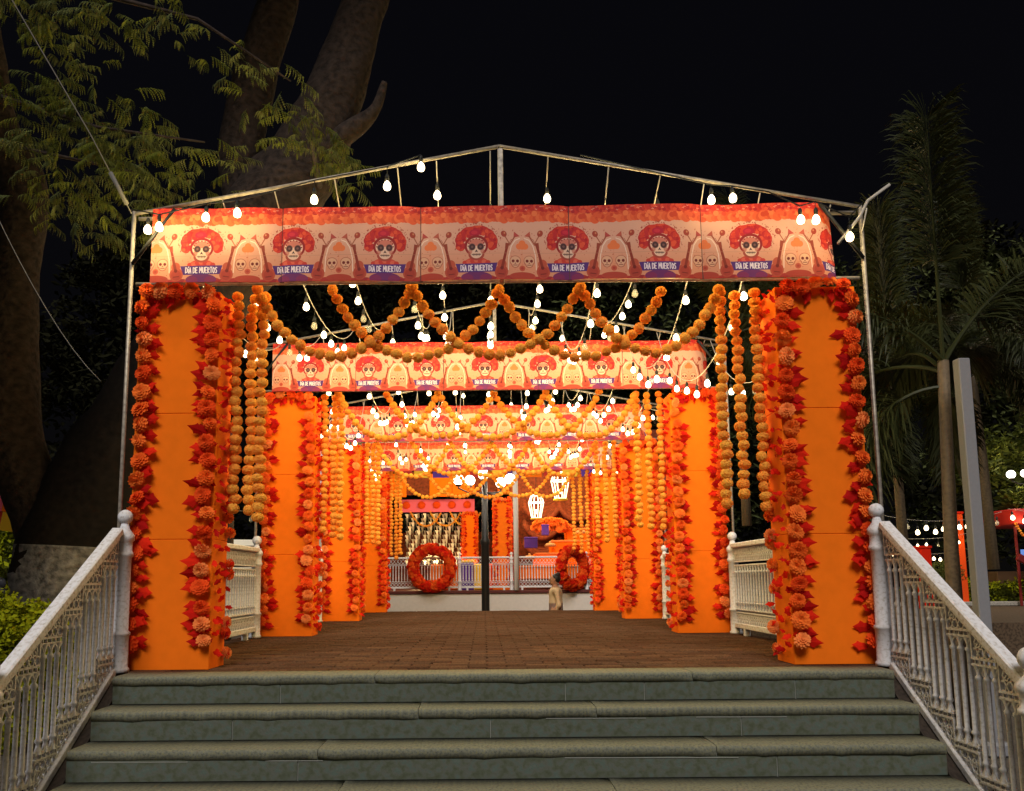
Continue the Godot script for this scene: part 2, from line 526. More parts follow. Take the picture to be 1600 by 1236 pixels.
	dot(c + Vector2(0, 47), Vector2(24, 9), Color8(112, 44, 96))
	dot(c + Vector2(-14, 48), Vector2(9, 6), Color8(134, 44, 84))
	dot(c + Vector2(14, 48), Vector2(9, 6), Color8(134, 44, 84))
	poly(PackedVector2Array([Vector2(39, 93.5), Vector2(105, 92.5), Vector2(101, 106.5), Vector2(44, 107.5)]), Color8(86, 46, 112))
	letters("DiA DE MUERTOS", Vector2(47.5, 95.8), 8.6, Color8(236, 214, 214))
	# the fold across the middle
	stroke(Vector2(0, 77.5), Vector2(144, 77.5), 0.22, 0.22, Color8(190, 130, 100))
	return ImageTexture.create_from_image(img)

# ------------------------------------------------------------------ small shared shapes
func kite(st: SurfaceTool, c: Vector3, n: Vector3, along_: Vector3, l: float, w: float, cup: float) -> void:
	var t := (along_ - n * along_.dot(n)).normalized()
	var s := n.cross(t)
	var a := c - t * l * 0.5
	var b := c + s * w * 0.5 + n * cup + t * l * 0.12
	var d := c - s * w * 0.5 + n * cup + t * l * 0.12
	var e := c + t * l * 0.5 + n * cup * 0.4
	tri(st, a, d, c + n * cup * 0.2); tri(st, d, e, c + n * cup * 0.2); tri(st, e, b, c + n * cup * 0.2); tri(st, b, a, c + n * cup * 0.2)

func petal_ball(r: float, count: int, seed_: int, squash := 1.0) -> ArrayMesh:
	var rr := RandomNumberGenerator.new()
	rr.seed = seed_
	var st := st_new()
	add_lathe(st, ball_prof(r * 0.86, 0.0, 5), 8, Transform3D(Basis.from_scale(Vector3(1, squash, 1)), Vector3.ZERO))
	for i in count:
		var y := 1.0 - 2.0 * (i + 0.5) / count
		var q := sqrt(1.0 - y * y)
		var a := i * 2.39996 + rr.randf_range(-0.2, 0.2)
		var n := Vector3(q * cos(a), y, q * sin(a))
		var tilt := Vector3(rr.randf_range(-1, 1), rr.randf_range(-1, 1), rr.randf_range(-1, 1)) * 0.7
		var nn := (n + tilt * 0.42).normalized()
		var c := n * r * rr.randf_range(0.9, 0.99) * Vector3(1, squash, 1)
		kite(st, c, nn, tilt, r * 0.5, r * 0.46, r * rr.randf_range(0.05, 0.13))
	return done(st)

func marigold(r: float, seed_: int) -> ArrayMesh:       # faces +z
	var rr := RandomNumberGenerator.new()
	rr.seed = seed_
	var st := st_new()
	add_lathe(st, ball_prof(r * 0.72, 0.0, 5), 8, Transform3D(Basis(Vector3(1, 0, 0), Vector3(0, 0, 0.7), Vector3(0, -1, 0)), Vector3.ZERO))
	var tiers := [[0.08, 4, 0.62, 1.2], [0.34, 8, 0.58, 0.95], [0.6, 11, 0.46, 0.6], [0.82, 13, 0.28, 0.3], [0.92, 12, 0.05, -0.1], [0.8, 9, -0.2, -0.5]]
	for t in tiers:
		for k in int(t[1]):
			var a: float = TAU * (k + rr.randf_range(-0.25, 0.25)) / t[1] + float(t[0]) * 5.0
			var d := Vector3(cos(a), sin(a), 0)
			var lift: float = t[3] + rr.randf_range(-0.25, 0.25)
			var dir := (d + Vector3(0, 0, lift)).normalized()
			var n := (Vector3(0, 0, 1) - dir * dir.z + d * 0.15).normalized()
			kite(st, d * r * float(t[0]) + Vector3(0, 0, r * float(t[2])), n, dir, r * rr.randf_range(0.5, 0.66), r * rr.randf_range(0.42, 0.6), r * 0.08)
	return done(st)

func leaf_shape(seed_: int) -> ArrayMesh:               # lies in xy, runs along +x from the origin, 0.12 long
	var rr := RandomNumberGenerator.new()
	rr.seed = seed_
	var st := st_new()
	var xs := [0.0, 0.022, 0.045, 0.066, 0.082, 0.1, 0.125]
	var ws := [0.004, 0.026, 0.024, 0.037, 0.022, 0.012, 0.0]
	var bend := rr.randf_range(-0.25, 0.35)
	var P := func(i: int, s: float) -> Vector3:
		var x: float = xs[i]
		return Vector3(x + (0.006 if i == 3 else 0.0) * absf(s), ws[i] * s, bend * x * x * 3.0 - 0.22 * ws[i] * absf(s) + 0.008)
	for i in xs.size() - 1:
		for s in [-1.0, 1.0]:
			var a: Vector3 = P.call(i, 0); var b: Vector3 = P.call(i + 1, 0)
			var c: Vector3 = P.call(i + 1, s); var d: Vector3 = P.call(i, s)
			if s > 0:
				quad(st, a, b, c, d)
			else:
				quad(st, d, c, b, a)
	return done(st)

func pinna_spray(seed_: int) -> ArrayMesh:              # a drooping feathery spray, stem along +x, about 0.45 long
	var rr := RandomNumberGenerator.new()
	rr.seed = seed_
	var st := st_new()
	var stem := []
	for i in 7:
		var t := i / 6.0
		stem.append(Vector3(0.42 * t, 0.05 * t - 0.12 * t * t, 0.0))
	add_tube(st, stem, [0.005, 0.005, 0.004, 0.004, 0.003, 0.002, 0.0015], 4)
	for k in 14:
		var t := 0.12 + 0.88 * k / 13.0
		var p: Vector3 = Vector3(0.42 * t, 0.05 * t - 0.12 * t * t, 0)
		var side := 1.0 if k % 2 else -1.0
		var l := rr.randf_range(0.17, 0.28) * (1.1 - 0.3 * t)
		var out_ := Vector3(rr.randf_range(0.35, 0.9), rr.randf_range(-0.1, 0.25), side * rr.randf_range(0.3, 0.8)).normalized()
		var prev := p
		var segs := 7
		var dir := out_
		for j in segs:
			dir = (dir + Vector3(0, -0.42, 0)).normalized()
			var nxt := prev + dir * l / segs
			var s := dir.cross(Vector3.UP).normalized()
			if s.length() < 0.1:
				s = Vector3(0, 0, 1)
			var w := 0.024 * sin(PI * (0.2 + 0.75 * (j + 0.5) / segs))
			var mid := prev.lerp(nxt, 0.35)
			var droop := Vector3(0, -w * 0.35, 0) + dir * 0.008
			tri(st, prev, nxt, mid + s * w + droop)
			tri(st, nxt, prev, mid - s * w + droop)
			prev = nxt
	return done(st)

func blade_clump(seed_: int, n: int, l: float, w: float) -> ArrayMesh:   # a tuft of small leaves
	var rr := RandomNumberGenerator.new()
	rr.seed = seed_
	var st := st_new()
	for k in n:
		var d := Vector3(rr.randf_range(-1, 1), rr.randf_range(-0.5, 1), rr.randf_range(-1, 1)).normalized()
		var n2 := Vector3(rr.randf_range(-1, 1), rr.randf_range(0.2, 1.2), rr.randf_range(-1, 1)).normalized()
		kite(st, d * l * rr.randf_range(0.6, 1.6), n2, d, l * rr.randf_range(0.8, 1.2), w, w * 0.12)
	return done(st)

func make_shapes() -> void:
	G.marigold = [marigold(0.052, 1), marigold(0.055, 2), marigold(0.048, 3)]
	G.pompom = [petal_ball(0.037, 100, 4), petal_ball(0.037, 100, 5), petal_ball(0.037, 94, 6, 0.95)]
	G.leaf = [leaf_shape(1), leaf_shape(2), leaf_shape(3)]
	G.spray = [pinna_spray(1), pinna_spray(2), pinna_spray(3)]
	G.socket = lathe_mesh([Vector2(0, 0.0), Vector2(0.013, 0.0), Vector2(0.014, 0.03), Vector2(0.008, 0.045), Vector2(0, 0.047)], 8)
	var bp := []
	for i in 9:
		var t := i / 8.0
		bp.append(Vector2(maxf(0.0, 0.029 * sqrt(maxf(0.0, 1.0 - pow(2.0 * t - 1.0, 2.0))) * (1.0 - 0.3 * t) + (0.006 if i == 8 else 0.0)), -0.066 + 0.066 * t))
	G.bulb = lathe_mesh(bp, 10)
	G.board = box_mesh(Vector3(0.53, 0.8175, 0.3), 0.003)
	G.clump = [blade_clump(1, 14, 0.05, 0.035), blade_clump(2, 14, 0.05, 0.035)]
	G.leafclump = [blade_clump(7, 16, 0.13, 0.06), blade_clump(8, 16, 0.13, 0.05)]

# ------------------------------------------------------------------ arcade
func column(label: String, at: Vector3, turn := 0.0) -> Node3D:
	var t := thing("display_column", label, "column", at, "orange board columns of the arches", turn)
	for k in 3:
		part("panel", G.board, M.board, t, Transform3D(Basis(), Vector3(0, 0.4075 + 0.8195 * k, -0.15)))
	var st := st_new()
	for k in 2:
		add_box(st, Vector3(0, 0.8172 + 0.8195 * k, -0.15), Vector3(0.518, 0.0041, 0.29))
	part("joint", done(st), M.board_edge, t)
	return t

func garland(label: String, at: Vector3, inner: float, turn := 0.0) -> Node3D:
	# along both edges of the front, over the top, and down the side that faces the aisle (inner = +1 or -1)
	var t := thing("flower_garland", label, "garland", at, "marigold garlands round the columns", turn)
	var F := func(p: Vector3, face: Vector3, s := 1.0) -> void:
		var b := frame_to(face) * Basis(Vector3.RIGHT, -PI / 2)
		b = b * Basis(Vector3(0, 0, 1), rng.randf() * TAU)
		b = b * Basis(Vector3.RIGHT, rng.randf_range(-0.5, 0.5))
		var pick := rng.randi() % 10
		part("flower", G.marigold[rng.randi() % 3], M["petal%d" % (0 if pick < 3 else 1 if pick < 6 else 2 if pick < 8 else 3)], t, Transform3D((b * Basis.from_scale(Vector3(rng.randf_range(0.82, 1.08), rng.randf_range(0.82, 1.08), rng.randf_range(0.7, 1.2)) * s * 0.95)), p))
	var L := func(p: Vector3, dir: Vector3, face: Vector3, s := 1.0) -> void:
		var x := dir.normalized()
		var z := (face - x * face.dot(x)).normalized()
		var b := Basis(x, z.cross(x), z) * Basis(Vector3.RIGHT, rng.randf_range(-0.5, 0.5)) * Basis(Vector3.UP, rng.randf_range(-0.3, 0.1))
		part("leaf", G.leaf[rng.randi() % 3], M["leaf%d" % (rng.randi() % 3)], t, Transform3D((b * Basis.from_scale(Vector3(1.0, rng.randf_range(0.8, 1.2), 1.0) * s * rng.randf_range(0.62, 0.95))), p))
	var zf := Vector3(0, 0, 1)
	for s in [-1.0, 1.0]:
		var y := rng.randf_range(0.14, 0.2)
		while y < 2.42:
			var x: float = s * (0.222 + rng.randf_range(-0.018, 0.02))
			F.call(Vector3(x, y, 0.032 + rng.randf_range(0, 0.02)), Vector3(s * 0.35, rng.randf_range(-0.3, 0.3), 1.0))
			L.call(Vector3(x - s * 0.014, y + rng.randf_range(-0.05, 0.05), 0.008), Vector3(-s, rng.randf_range(-0.45, 0.15), 0.12), zf, 1.2)
			if rng.randf() < 0.8:
				L.call(Vector3(x - s * 0.01, y + rng.randf_range(0.02, 0.07), 0.016), Vector3(-s, rng.randf_range(-0.5, 0.5), 0.25), zf, 1.1)
			L.call(Vector3(x + s * 0.01, y + rng.randf_range(-0.05, 0.05), 0.0), Vector3(s * 0.8, rng.randf_range(-0.6, 0.6), rng.randf_range(-0.4, 0.6)), Vector3(s * 0.5, 0, 1), 0.62)
			y += rng.randf_range(0.1, 0.128)
	var x0 := -0.2
	while x0 < 0.22:
		F.call(Vector3(x0, 2.455 + rng.randf_range(-0.02, 0.02), 0.035 + rng.randf_range(0, 0.02)), Vector3(0, 0.3, 1))
		L.call(Vector3(x0 + rng.randf_range(-0.03, 0.03), 2.43, 0.008), Vector3(rng.randf_range(-0.4, 0.4), -1, 0.05), zf)
		L.call(Vector3(x0 + 0.05, 2.44, 0.008), Vector3(rng.randf_range(-0.4, 0.4), -1, 0.1), zf, 0.8)
		L.call(Vector3(x0, 2.46, 0.0), Vector3(rng.randf_range(-0.6, 0.6), 1, 0.2), zf, 0.6)
		x0 += rng.randf_range(0.085, 0.11)
	var side := Vector3(inner, 0, 0)
	var y2 := 0.1
	while y2 < 2.44:
		for zz in [-0.03, -0.12, -0.26]:
			var p := Vector3(inner * 0.27, y2 + rng.randf_range(-0.03, 0.03), zz + rng.randf_range(-0.03, 0.03))
			if zz == -0.26 and rng.randf() < 0.8:
				F.call(p + side * 0.015, Vector3(inner, 0, 0.5), 0.8)
			L.call(p, Vector3(inner * rng.randf_range(0.25, 0.8), rng.randf_range(-0.9, 0.9), rng.randf_range(-0.3, 0.5)), Vector3(inner * 0.3, 0.3, 1), 0.68)
		y2 += rng.randf_range(0.085, 0.11)
	return t

func banner(label: String, z: float, shift: float) -> void:
	var t := thing("printed_banner", label, "banner", Vector3(0, 0, z), "banners across the arches")
	var cuts := [-2.275, -1.415, -0.505, 0.47, 1.34, 2.24]
	var hgt := 0.505
	var y0 := 2.485
	for k in 5:
		var st := st_new(true)
		var nx := 16
		var ny := 5
		var a: float = cuts[k] + 0.003
		var b: float = cuts[k + 1] - 0.003
		var P := func(i: int, j: int, off: float) -> Vector3:
			var u := float(i) / nx
			var x := lerpf(a, b, u)
			var v := float(j) / ny
			var zz := 0.006 * sin(x * 5.1 + k) + 0.004 * sin(x * 13.0 + v * 4.0 + z) + off
			zz -= 0.012 * pow(absf(2.0 * u - 1.0), 8.0)
			if k == 4:
				zz -= 0.06 * pow(maxf(0.0, u - 0.8) / 0.2, 2.0) * (1.0 + v)
			return Vector3(x, y0 + hgt * v + 0.004 * sin(x * 7.0 + z * 2.0) * v - (0.05 * pow(maxf(0.0, u - 0.86) / 0.14, 3.0) * v if k == 4 else 0.0), zz)
		for face in 2:
			for i in nx:
				for j in ny:
					var ids := [[i, j], [i + 1, j], [i + 1, j + 1], [i, j], [i + 1, j + 1], [i, j + 1]]
					for q in ([0, 2, 1, 3, 5, 4] if face == 0 else [0, 1, 2, 3, 4, 5]):
						var p: Vector3 = P.call(ids[q][0], ids[q][1], 0.003 if face == 0 else -0.001)
						var fl := lerpf(a, b, float(ids[q][0]) / nx)
						st.set_uv(Vector2((fl + shift) / 0.599 + 0.5, 1.0 - float(ids[q][1]) / ny * 0.995))
						st.add_vertex(p)
		part("banner_panel", done(st), M.print, t)
	for k in range(1, 5):
		part("batten", box_mesh(Vector3(0.03, 0.5, 0.012), 0.002), M.batten, t, Transform3D(Basis(), Vector3(cuts[k], 2.735, -0.024)))

func roof_y(x: float) -> float:
	return 3.43 - 0.45 * absf(x - 0.02) / 2.4

func light_frame(label: String, z: float) -> void:
	var t := thing("pipe_frame", label, "frame", Vector3(0, 0, z), "pitched pipe frames that carry the lights")
	for s in [-1.0, 1.0]:
		part("rafter", tube_mesh([Vector3(s * 2.41, roof_y(s * 2.41), 0), Vector3(0.02, 3.43, 0)], 0.012, 8), M.pipe, t)
		part("post", tube_mesh([Vector3(s * 2.415, 0, 0), Vector3(s * 2.41, 2.99, 0)], 0.014, 8), M.pipe, t)
	part("king_post", box_mesh(Vector3(0.036, 0.94, 0.03), 0.003), M.pipe, t, Transform3D(Basis(), Vector3(0.025, 2.945, -0.01)))
	for y in [2.965, 2.51]:
		part("crossbar", tube_mesh([Vector3(-2.4, y, -0.055), Vector3(2.4, y, -0.055)], 0.014, 6), M.pipe, t)
	for s in [-1.0, 1.0]:
		part("brace", tube_mesh([Vector3(s * 2.4, 2.62, 0.02), Vector3(s * 2.12, 2.985, 0.05)], 0.013, 6), M.black, t)

func bulb_on(parent: Node3D, p: Vector3, lit: bool, energy: float, drop: float, big := 1.0) -> void:
	var sk := part("socket", G.socket, M.black, parent, Transform3D(Basis(Vector3.RIGHT, rng.randf_range(-0.12, 0.12)), p - Vector3(0, drop, 0)).scaled_local(Vector3.ONE * big))
	if drop > 0.06:
		part("drop_wire", tube_mesh([p, p - Vector3(0, drop - 0.045, 0)], 0.0025, 4), M.black, parent)
	var b := part("bulb", G.bulb, M.bulb if lit else M.clear_bulb, sk)
	if lit:
		var l := OmniLight3D.new()
		l.name = "bulb_glow"
		l.light_color = Color(1.0, 0.91, 0.62)
		l.light_energy = energy
		l.light_size = 0.02
		l.omni_range = 14.0
		l.omni_attenuation = 2.0
		l.shadow_enabled = true
		l.position = Vector3(0, -0.03, 0)
		b.add_child(l, true)

func light_string(label: String, pts: Array, every: float, start: float, energy: float, big := 1.0, last := 1.0) -> void:
	var o: Vector3 = pts[0]
	var t := thing("light_string", label, "string light", o, "strings of bulbs under the roof frames")
	var rel := []
	for p in pts:
		rel.append(p - o)
	part("cable", tube_mesh(rel, 0.0042, 5), M.wire, t)
	var d := start
	var places := along(rel, 0.02)
	while d / 0.02 < places.size() * last:
		bulb_on(t, places[int(d / 0.02)], rng.randf() < 0.82, energy * rng.randf_range(0.7, 1.3), rng.randf_range(0.05, 0.12) * big, big)
		d += every * rng.randf_range(0.85, 1.15)

func strand(label: String, x: float, z: float, bottom: float) -> void:
	var t := thing("pompom_strand", label, "garland", Vector3(x, 2.52, z), "hanging pompom strands beside the columns")
	part("thread", tube_mesh([Vector3(0, 0, 0), Vector3(0.005, bottom - 2.52, 0)], 0.002, 4), M.wire, t)
	var y := -0.03
	while 2.52 + y > bottom:
		var b := Basis.from_euler(Vector3(rng.randf() * 6, rng.randf() * 6, rng.randf() * 6)).scaled(Vector3(rng.randf_range(0.94, 1.14), rng.randf_range(0.86, 1.06), rng.randf_range(0.94, 1.12)))
		part("pompom", G.pompom[rng.randi() % 3], M["pompom%d" % (rng.randi() % 2)], t, Transform3D(b, Vector3(rng.randf_range(-0.012, 0.012), y, rng.randf_range(-0.01, 0.01))))
		y -= rng.randf_range(0.063, 0.07)

func swag(label: String, a: Vector3, b: Vector3, sag: float) -> void:
	var t := thing("pompom_swag", label, "garland", a, "pompom swags looped under the banners")
	var pts := catenary(Vector3.ZERO, b - a, sag, 40)
	part("thread", tube_mesh(pts, 0.002, 4), M.wire, t)
	for p in along(pts, 0.072):
		var q := Basis.from_euler(Vector3(rng.randf() * 6, rng.randf() * 6, rng.randf() * 6)).scaled(Vector3(rng.randf_range(0.92, 1.12), rng.randf_range(0.86, 1.08), rng.randf_range(0.92, 1.1)))
		part("pompom", G.pompom[rng.randi() % 3], M["pompom%d" % (rng.randi() % 2)], t, Transform3D(q, p + Vector3(0, rng.randf_range(-0.008, 0.008), rng.randf_range(-0.01, 0.01))))

func arcade() -> void:
	for k in 4:
		var z: float = ARCH[k]
		var w: String = WORD[k]
		column("left orange board column of the %s arch, three stacked panels" % w, Vector3(-2.105, 0, z + FRONT))
		column("right orange board column of the %s arch, three stacked panels" % w, Vector3(2.1, 0, z + FRONT))
		garland("orange marigolds and red leaves edging the left column of the %s arch" % w, Vector3(-2.105, 0, z + FRONT), 1.0)
		garland("orange marigolds and red leaves edging the right column of the %s arch" % w, Vector3(2.1, 0, z + FRONT), -1.0)
		banner("printed skull banner reading Día de Muertos across the top of the %s arch" % w, z - 0.02, [0.14, 0.08, 0.1, 0.02][k])
		light_frame("pitched metal pipe frame with posts standing at the %s arch" % w, z - 0.06)
		for s in 2:
			for j in 3:
				var xs: float = [-1.775, -1.69, -1.61][j] if s == 0 else [1.52, 1.65, 1.77][j]
				var zz: float = z - 0.32 - 0.05 * (j % 2)
				strand("%s of three pompom strands hanging %s in the %s arch" % [["leftmost", "middle", "rightmost"][j], ["at left" , "at right"][s], w], xs, zz, [0.98, 1.0, 1.06][k % 3] + 0.03 * sin(j * 2.0 + k) + (0.05 if s == 1 else 0.0))
		var hang := [-1.62, -1.12, -0.576, 0.012, 0.557, 1.123, 1.5]
		for j in 5:
			var off := 0.04 if j % 2 else 0.0
			swag("%s of five pompom swags from the left under the %s banner" % [ORD[j], w], Vector3(hang[j], 2.5, z - 0.2 - off), Vector3(hang[j + 2], 2.5, z - 0.2 - off), 0.47 + 0.02 * sin(j * 3.0 + k))
	# light strings from frame to frame
	for k in 3:
		for j in 13:
			var x := -2.16 + 0.36 * j + rng.randf_range(-0.06, 0.06)
			var a := Vector3(x, roof_y(x) - 0.02, ARCH[k] - 0.06)
			var b := Vector3(x + rng.randf_range(-0.05, 0.05), roof_y(x) - 0.02, ARCH[k + 1] - 0.06)
			light_string("%s light string from the left, between the %s and %s frames" % [ORD[j], WORD[k], WORD[k + 1]], catenary(a, b, rng.randf_range(0.3, 0.85), 18), 0.34, rng.randf_range(0.12, 0.36), [0.078, 0.078, 0.082][k], 1.0, 0.86)
	# the front rafters' own bulbs
	var l := [Vector3(-2.4, 2.98, 0.0), Vector3(-2.18, 2.9, 0.09), Vector3(-1.88, 2.97, 0.09), Vector3(-1.68, 2.99, 0.09), Vector3(-1.2, 3.16, 0.02), Vector3(-0.72, 3.24, 0.04), Vector3(-0.5, 3.33, 0.02)]
	var tl := thing("light_string", "black cable with bright bulbs hung on the left front rafter and banner", "string light", Vector3.ZERO, "strings of bulbs under the roof frames")
	part("cable", tube_mesh(l, 0.005, 5), M.black, tl)
	for i in range(1, 7):
		bulb_on(tl, l[i], true, 0.08 if i < 4 else 0.05, [0, 0.05, 0.06, 0.05, 0.1, 0.1, 0.05][i])
	bulb_on(tl, Vector3(-2.26, 2.9, 0.07), true, 0.16, 0.06)
	var r := [Vector3(0.55, 3.32, 0.02), Vector3(1.4, 3.1, 0.03), Vector3(1.52, 3.06, 0.09), Vector3(1.75, 3.02, 0.09), Vector3(1.95, 2.92, 0.09), Vector3(2.05, 2.95, 0.09), Vector3(2.28, 2.86, 0.05), Vector3(2.4, 2.98, 0.0)]
	var tr := thing("light_string", "black cable with bright bulbs hung on the right front rafter and banner", "string light", Vector3.ZERO, "strings of bulbs under the roof frames")
	part("cable", tube_mesh(r, 0.005, 5), M.black, tr)
	for i in [1, 2, 4, 5, 6]:
		bulb_on(tr, r[i], true, 0.06 if i > 1 else 0.05, [0, 0.07, 0.05, 0, 0.06, 0.09, 0.1][i])

# ------------------------------------------------------------------ floor and stairs
func floor_and_stairs() -> void:
	var half := 2.28
	var r := 0.16
	var tr := 0.25
	var z0 := 0.24
	# platform body
	struct("platform", box_mesh(Vector3(4.9, 0.92, 9.9), 0.0, Vector3(0, -0.5, -4.95)), M.grout, "raised platform under the arches with dark mortar bed")
	# pavers: the nearest ones singly, the rest as one
	var bed := thing("pavement", "", "", Vector3.ZERO)
	bed.remove_meta("category")
	bed.set_meta("label", "dark brown worn brick paving under the arches")
	bed.set_meta("kind", "structure")
	var pm := []
	for k in 3:
		pm.append(box_mesh(Vector3([0.238, 0.236, 0.24][k], 0.05, 0.112), 0.006))
	var n := 0
	var rest := [[], []]
	var row := 0
	var z := -0.065
	while z > -9.85:
		var x := -2.43 + (0.125 if row % 2 else 0.0)
		while x < 2.44:
			var b := Basis.from_euler(Vector3(rng.randf_range(-0.012, 0.012), rng.randf_range(-0.01, 0.01), rng.randf_range(-0.012, 0.012)))
			var xf := Transform3D(b, Vector3(x, -0.0255 + rng.randf_range(-0.004, 0.003), z))
			if n < 299:
				part("paver", pm[rng.randi() % 3], M["paver%d" % (rng.randi() % 4)], bed, xf)
			else:
				rest[rng.randi() % 2].append(xf)
			n += 1
			x += 0.246
		z -= 0.118
		row += 1
	many("far_pavers", pm[0], M.paver1, bed, rest[0])
	many("far_pavers", pm[1], M.paver3, bed, rest[1])
	# steps: each a rounded tread slab on riser slabs
	var cuts := [[-1.3, 0.36, 0.82, 1.7], [-1.5, -0.08, 1.3], [-1.08, 1.4], [-0.9, 0.7], [-1.5, 0.3], [0.0]]
	for k in 6:
		var y := -r * k
		var nose := z0 + tr * k
		var back := 0.0 if k == 0 else nose - tr - 0.012
		var t := Node3D.new()
		t.name = numbered("stone_step")
		add_child(t)
		t.set_meta("kind", "structure")
		t.set_meta("label", "%s grey green stone step from the top of the stairs" % ORD[k])
		var tc := [-half, -0.75 + 0.3 * sin(k * 2.0), 0.8 + 0.3 * cos(k * 3.0), half]
		for j in 3:
			var st := st_new(true)
			var prof := [Vector2(back, -0.05), Vector2(back, 0.0), Vector2(nose - 0.06, 0.0), Vector2(nose - 0.018, -0.0008)]
			for q in 6:
				var a := PI / 2 - PI * 0.5 * (q + 1) / 6.0
				prof.append(Vector2(nose - 0.016 + 0.016 * cos(a), -0.016 + 0.016 * sin(a)))
			prof.append(Vector2(nose - 0.002, -0.05))
			var xs := []
			var xa: float = tc[j] + 0.0015
			var xb: float = tc[j + 1] - 0.0015
			for i in 25:
				xs.append(lerpf(xa, xb, i / 24.0))
			for i in 24:
				for q in prof.size():
					var p: Vector2 = prof[q]
					var p2: Vector2 = prof[(q + 1) % prof.size()]
					var W := func(x: float, v: Vector2) -> Vector3:
						var wob := 0.003 * sin(x * 2.3 + k * 1.7) + 0.0012 * sin(x * 9.0 + k)
						var chip := 0.006 * maxf(0.0, sin(x * 17.0 + k * 5.0) - 0.8) * 5.0
						return Vector3(x, y + v.y - (chip if v.x > nose - 0.02 else 0.0), v.x + (wob if v.x > nose - 0.06 else 0.0))
					quad(st, W.call(xs[i], p), W.call(xs[i], p2), W.call(xs[i + 1], p2), W.call(xs[i + 1], p))
			st.set_smooth_group(-1)
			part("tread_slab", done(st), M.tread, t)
		var rc: Array = [-half] + cuts[k] + [half]
		for j in rc.size() - 1:
			var wd: float = rc[j + 1] - rc[j]
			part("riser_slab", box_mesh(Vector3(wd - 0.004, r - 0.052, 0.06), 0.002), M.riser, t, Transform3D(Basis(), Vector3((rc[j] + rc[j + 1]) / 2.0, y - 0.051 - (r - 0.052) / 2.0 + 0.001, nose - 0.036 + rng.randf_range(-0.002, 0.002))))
		part("mortar", box_mesh(Vector3(half * 2 - 0.01, r - 0.03, 0.05)), M.mortar, t, Transform3D(Basis(), Vector3(0, y - 0.055 - r / 2.0 + 0.03, nose - 0.037)))
		for q in [[], [[0.5, 0.55], [1.3, 0.5]], [[-1.9, 0.5], [-1.1, 0.3], [0.75, 0.9]], [[-0.6, 0.7], [1.1, 0.5]], [], []][k]:
			part("mortar_smear", box_mesh(Vector3(q[1], 0.004, 0.004), 0.001), M.mortar, t, Transform3D(Basis(Vector3(0, 0, 1), -0.006), Vector3(q[0], y - 0.058, nose - 0.0045)))
	# dark stepped flanks under the railings
	for s in [-1.0, 1.0]:
		var st := st_new()
		var top := [Vector2(-0.1, -0.03), Vector2(0.06, -0.03), Vector2(1.42, -0.92), Vector2(1.42, GROUND - 0.05), Vector2(-0.1, GROUND - 0.05)]
		var xi: float = s * 2.284
		var xo: float = s * 2.52
		var cc := Vector3(s * 2.4, -0.6, 0.5)
		for side in [xi, xo]:
			oface(st, top.map(func(q: Vector2) -> Vector3: return Vector3(side, q.y, q.x)), cc)
		for q in 5:
			var e: Vector2 = top[q]
			var e2: Vector2 = top[(q + 1) % 5]
			oface(st, [Vector3(xi, e.y, e.x), Vector3(xo, e.y, e.x), Vector3(xo, e2.y, e2.x), Vector3(xi, e2.y, e2.x)], cc)
		struct("stair_flank", done(st), M.stringer, "dark stepped masonry under the %s stair railing" % ("left" if s < 0 else "right"))
	struct("ground", box_mesh(Vector3(160, 0.2, 160), 0.0, Vector3(0, GROUND - 0.1, -40)), M.paving, "dark plaza paving around the platform")

# ------------------------------------------------------------------ railings
func ring(st: SurfaceTool, c: Vector3, r: float, w: float, d: float, segs := 8) -> void:   # in the xy plane
	for k in segs:
		var a := TAU * k / segs
		var b := TAU * (k + 1) / segs
		var ca := Vector3(cos(a), sin(a), 0)
		var cb := Vector3(cos(b), sin(b), 0)
		for zz in [1.0, -1.0]:
			var o := Vector3(0, 0, zz * d / 2)
			oface(st, [c + ca * (r - w) + o, c + ca * r + o, c + cb * r + o, c + cb * (r - w) + o], c + (ca + cb) * (r - w / 2) / 2)
		oface(st, [c + ca * r + Vector3(0, 0, d / 2), c + ca * r - Vector3(0, 0, d / 2), c + cb * r - Vector3(0, 0, d / 2), c + cb * r + Vector3(0, 0, d / 2)], c)
		oface(st, [c + ca * (r - w) + Vector3(0, 0, d / 2), c + ca * (r - w) - Vector3(0, 0, d / 2), c + cb * (r - w) - Vector3(0, 0, d / 2), c + cb * (r - w) + Vector3(0, 0, d / 2)], c + (ca + cb) * r)

func bar(st: SurfaceTool, a: Vector3, b: Vector3, w: float, d: float) -> void:      # flat bar in the xy plane
	var t := b - a
	var x := t.normalized()
	var z := Vector3(0, 0, 1)
	add_box(st, (a + b) / 2.0, Vector3(t.length(), w, d), 0.0, Basis(x, z.cross(x), z))

func baluster_mesh(h: float, r := 0.0115) -> ArrayMesh:
	return lathe_mesh([Vector2(r * 1.5, 0.0), Vector2(r * 1.1, 0.02), Vector2(r * 0.8, 0.05), Vector2(r * 1.45, 0.06), Vector2(r * 1.45, 0.07), Vector2(r, 0.078), Vector2(r, h - 0.078), Vector2(r * 1.45, h - 0.07), Vector2(r * 1.45, h - 0.06), Vector2(r * 0.8, h - 0.05), Vector2(r * 1.1, h - 0.02), Vector2(r * 1.5, h)], 8)

